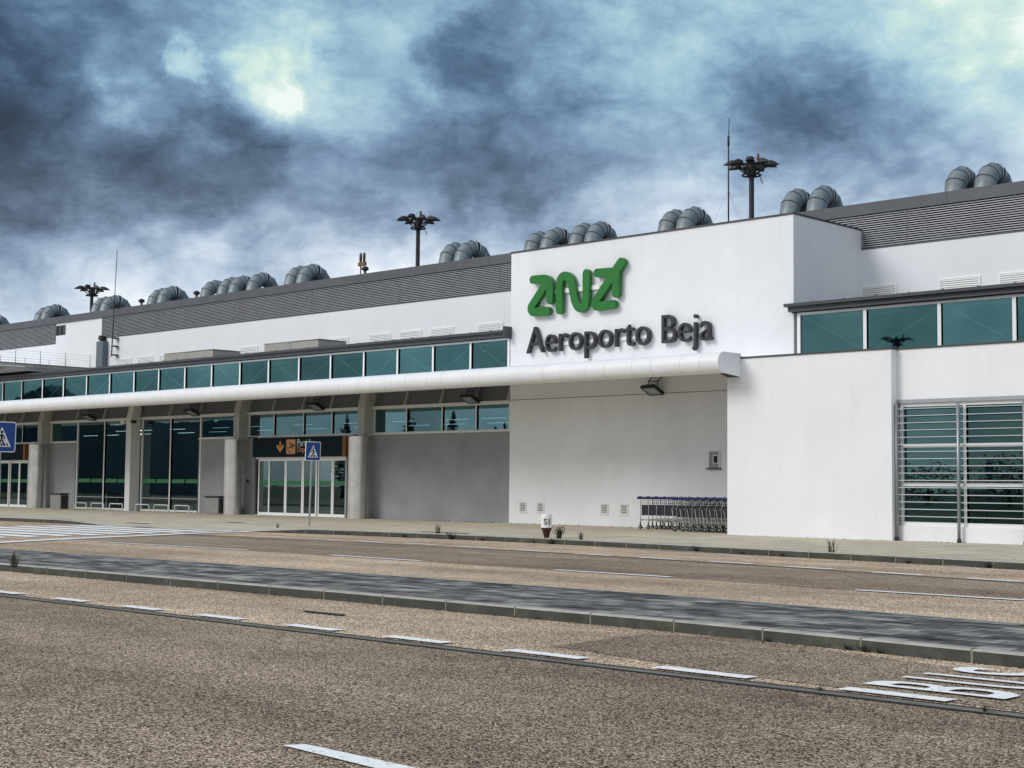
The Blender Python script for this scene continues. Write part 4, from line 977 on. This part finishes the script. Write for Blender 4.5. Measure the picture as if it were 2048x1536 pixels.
# ------------------------------------------------------------------ weeds along the kerbs
wd_ = [(540, 1056, .2, 'g'), (627, 1062, .1, 'd'), (760, 1066, .16, 'd'), (835, 1070, .3, 'd'), (928, 1066, .4, 'g'), (880, 1073, .12, 'd'), (1046, 1076, .1, 'd'), (1130, 1077, .35, 'b'), (1109, 1077, .22, 'd'), (1143, 1080, .28, 'g'), (1320, 1094, .2, 'd'),
       (1460, 1097, .12, 'd'), (1630, 1106, .4, 'g'), (1520, 1102, .12, 'd'), (1930, 1124, .2, 'd'), (1760, 1116, .12, 'd'), (27, 1135, .34, 'g'), (1085, 1237, .035, 'd'), (1535, 1283, .045, 'd'), (1700, 1299, .06, 'd'), (1733, 1302, .07, 'd'), (1762, 1306, .05, 'd'), (1640, 1381, .035, 'd'), (1970, 1423, .045, 'd')]
for i, (px, py, h, kd) in enumerate(wd_):
    h *= .78
    z = .125 if py < 1125 else (.10 if py < 1310 and py > 1126 else .012)
    if 1230 < py < 1310: z = .005
    q = P(px, py, z=z)
    if 1230 < py < 1310: q.y = poly_y(KF, q.x) - .03
    if py < 1125:
        if kd == 'd': q.z = .006; q.y = poly_y(SF, q.x) - .04; h *= .7
        else: q.y = poly_y(SF, q.x) + .10
    m = MB(); n = {'g': 26, 'd': 40, 'b': 70}[kd]
    for k in range(n):
        a = random.uniform(0, 6.28); hh = h * random.uniform(.4, 1); sp = random.uniform(.1, .6 if kd != 'd' else 1.5) * h
        b0 = Vector((random.uniform(-.2, .2) * h, random.uniform(-.1, .1) * h, 0)); tip = b0 + Vector((math.cos(a) * sp, math.sin(a) * sp * .6, hh)); s_ = Vector((-math.sin(a), math.cos(a), 0)) * (min(.005, h * .02) if kd == 'g' else min(.008, h * .05))
        mid = b0.lerp(tip, .5) + Vector((0, 0, hh * .12))
        m.add([b0 - s_, b0 + s_, mid + s_, tip, mid - s_], [(0, 1, 2, 3, 4)], weedm)
        if kd != 'g':
            c = tip; e1 = Vector((random.uniform(-1, 1), random.uniform(-1, 1), random.uniform(-1, 1))).normalized() * min(.022, h * .11); e2 = e1.orthogonal().normalized() * min(.014, h * .07)
            m.add([c - e1, c + e2, c + e1, c - e2], [(0, 1, 2, 3)], weedm)
    o = m.build('weed'); o.location = q; where = 'far kerb' if py < 1125 else 'median kerb' if py < 1310 else 'road gutter'
    sib = [w_[:2] for w_ in wd_ if (('far kerb' if w_[1] < 1125 else 'median kerb' if w_[1] < 1310 else 'road gutter') == where)]; sib.sort()
    tag(o, {'g': 'thin grassy weed', 'd': 'small dark weed', 'b': 'leafy dark weed'}[kd] + ' growing at the %s, %s weed from the left' % (where, ORD[sib.index((px, py))]), 'weed', 'weeds growing at the kerbs')

# ------------------------------------------------------------------ what the glass reflects: the far side of the car park
def leaves(mb, c, rx, rz, n, size, shape):
    for k in range(n):
        while True:
            u, v, w_ = (random.uniform(-1, 1) for _ in range(3))
            if u * u + v * v + w_ * w_ <= 1: break
        if shape == 'cone': f_ = max(.15, 1 - (w_ + 1) / 2 * .85) * (1 + .25 * math.sin(w_ * 17 + u * 5)); p = Vector((u * rx * f_, v * rx * f_, w_ * rz))
        else: p = Vector((u * rx, v * rx, w_ * rz)) * (1 + .2 * math.sin(u * 9 + w_ * 7))
        e1 = Vector((random.gauss(0, 1), random.gauss(0, 1), random.gauss(0, 1))).normalized() * size; e2 = e1.orthogonal().normalized() * size * .6
        mb.add([p + c - e1, p + c + e2, p + c + e1, p + c - e2], [(0, 1, 2, 3)], leafm)
def tree(x, y, h, r, shape, lab, grp, n=1500):
    t = thing('cypress_tree' if shape == 'cone' else 'bushy_tree', lab, 'tree', (x, y, 0), group=grp)
    MB().cyl((0, 0, 0), (0, 0, h * .5), .16, bark, 8, r1=.07).build('trunk', t)
    m = MB(); leaves(m, Vector((0, 0, h * .55)), r, h * .45, n, .16, shape); m.build('crown', t)
YM = 2 * YG
for i, (px, py, w_) in enumerate(((692, 826, 1.6), (818, 822, 2.0), (905, 822, 1.8), (990, 852, 1.3), (1010, 845, 1.2))):
    q = P(px, py, y=YM + 28); tree(q.x, -28, q.z, w_, 'cone', 'dark cypress mirrored in the window band below the canopy, %s from the left' % ORD[i], 'cypress trees across the car park')
for i, x in enumerate(range(-104, -28, 7)):
    tree(x + random.uniform(-2, 2), -52 + random.uniform(-4, 4), random.uniform(2.6, 4.4), random.uniform(2.6, 3.6), 'ball', 'bushy tree mirrored in the lower window glass, %s from the left' % ORD[i], 'bushy trees beyond the car park', 900)
t = thing('hangar', 'dark low-roofed hangar mirrored in the leftmost clerestory windows', 'building', (-170, -31, 0))
MB().box(-28, 27, -3, 0, 0, 8.6, hang).build('wall', t); MB().prism([(-30, 8.601), (-2, 8.601), (-2, 10.2), (-14, 14.2), (-30, 11)], XZ, -3, 0, hang).build('roof', t)
q = P(1795, 675, y=2 * 34.63 + 20); t = copy_tree(m0); t.location = (q.x, -20, q.z - 18.6 * .72); t.scale = (.72,) * 3; t['label'] = 'floodlight mast mirrored in the right clerestory glass'

# ------------------------------------------------------------------ grit, dead leaves and moss crumbs swept against walls and kerbs
m = MB(); litter = mat('litter_brown', (.035, .028, .018), .95, var=.4, vscale=8)
def crumbs(n, fx, fy, fz, smin, smax):
    for k in range(n):
        x = fx(); c = Vector((x, fy(x), fz(x))); a = random.uniform(0, 6.28); sz = random.uniform(smin, smax)
        e1 = Vector((math.cos(a), math.sin(a), random.uniform(0, .4))) * sz; e2 = Vector((-math.sin(a), math.cos(a), random.uniform(0, .3))) * sz * random.uniform(.4, .9); u = Vector((0, 0, sz * .7))
        m.add([c - e1, c + e2, c + e1, c - e2, c + u], [(0, 1, 4), (1, 2, 4), (2, 3, 4), (3, 0, 4)], litter)
ex = lambda a: abs(random.gauss(0, a))
crumbs(420, lambda: random.uniform(-60, -22.5), lambda x: (34.55 if x > -33.4 else 34.6) - ex(.25), lambda x: .121, .012, .035)
crumbs(160, lambda: random.uniform(-22.4, -11), lambda x: (31.05 if x < -17.8 else 31.3) - ex(.12), lambda x: .121, .008, .024)
crumbs(420, lambda: random.uniform(-33, -8), lambda x: poly_y(SF, x) - .01 - ex(.05), lambda x: .005, .008, .024)
crumbs(260, lambda: random.uniform(-33, -8), lambda x: poly_y(SF, x) + .2 + ex(.5), lambda x: .121, .006, .016)
crumbs(700, lambda: random.uniform(-24, -3), lambda x: poly_y(KF, x) - .01 - ex(.035), lambda x: .005, .004, .013)
crumbs(260, lambda: random.uniform(-16, -3), lambda x: YD + .13 + ex(.03), lambda x: .009, .003, .008)
tag(m.build('leaf_litter'), 'dark grit and dead leaf crumbs gathered against kerbs and walls', 'leaf litter', kind='stuff')
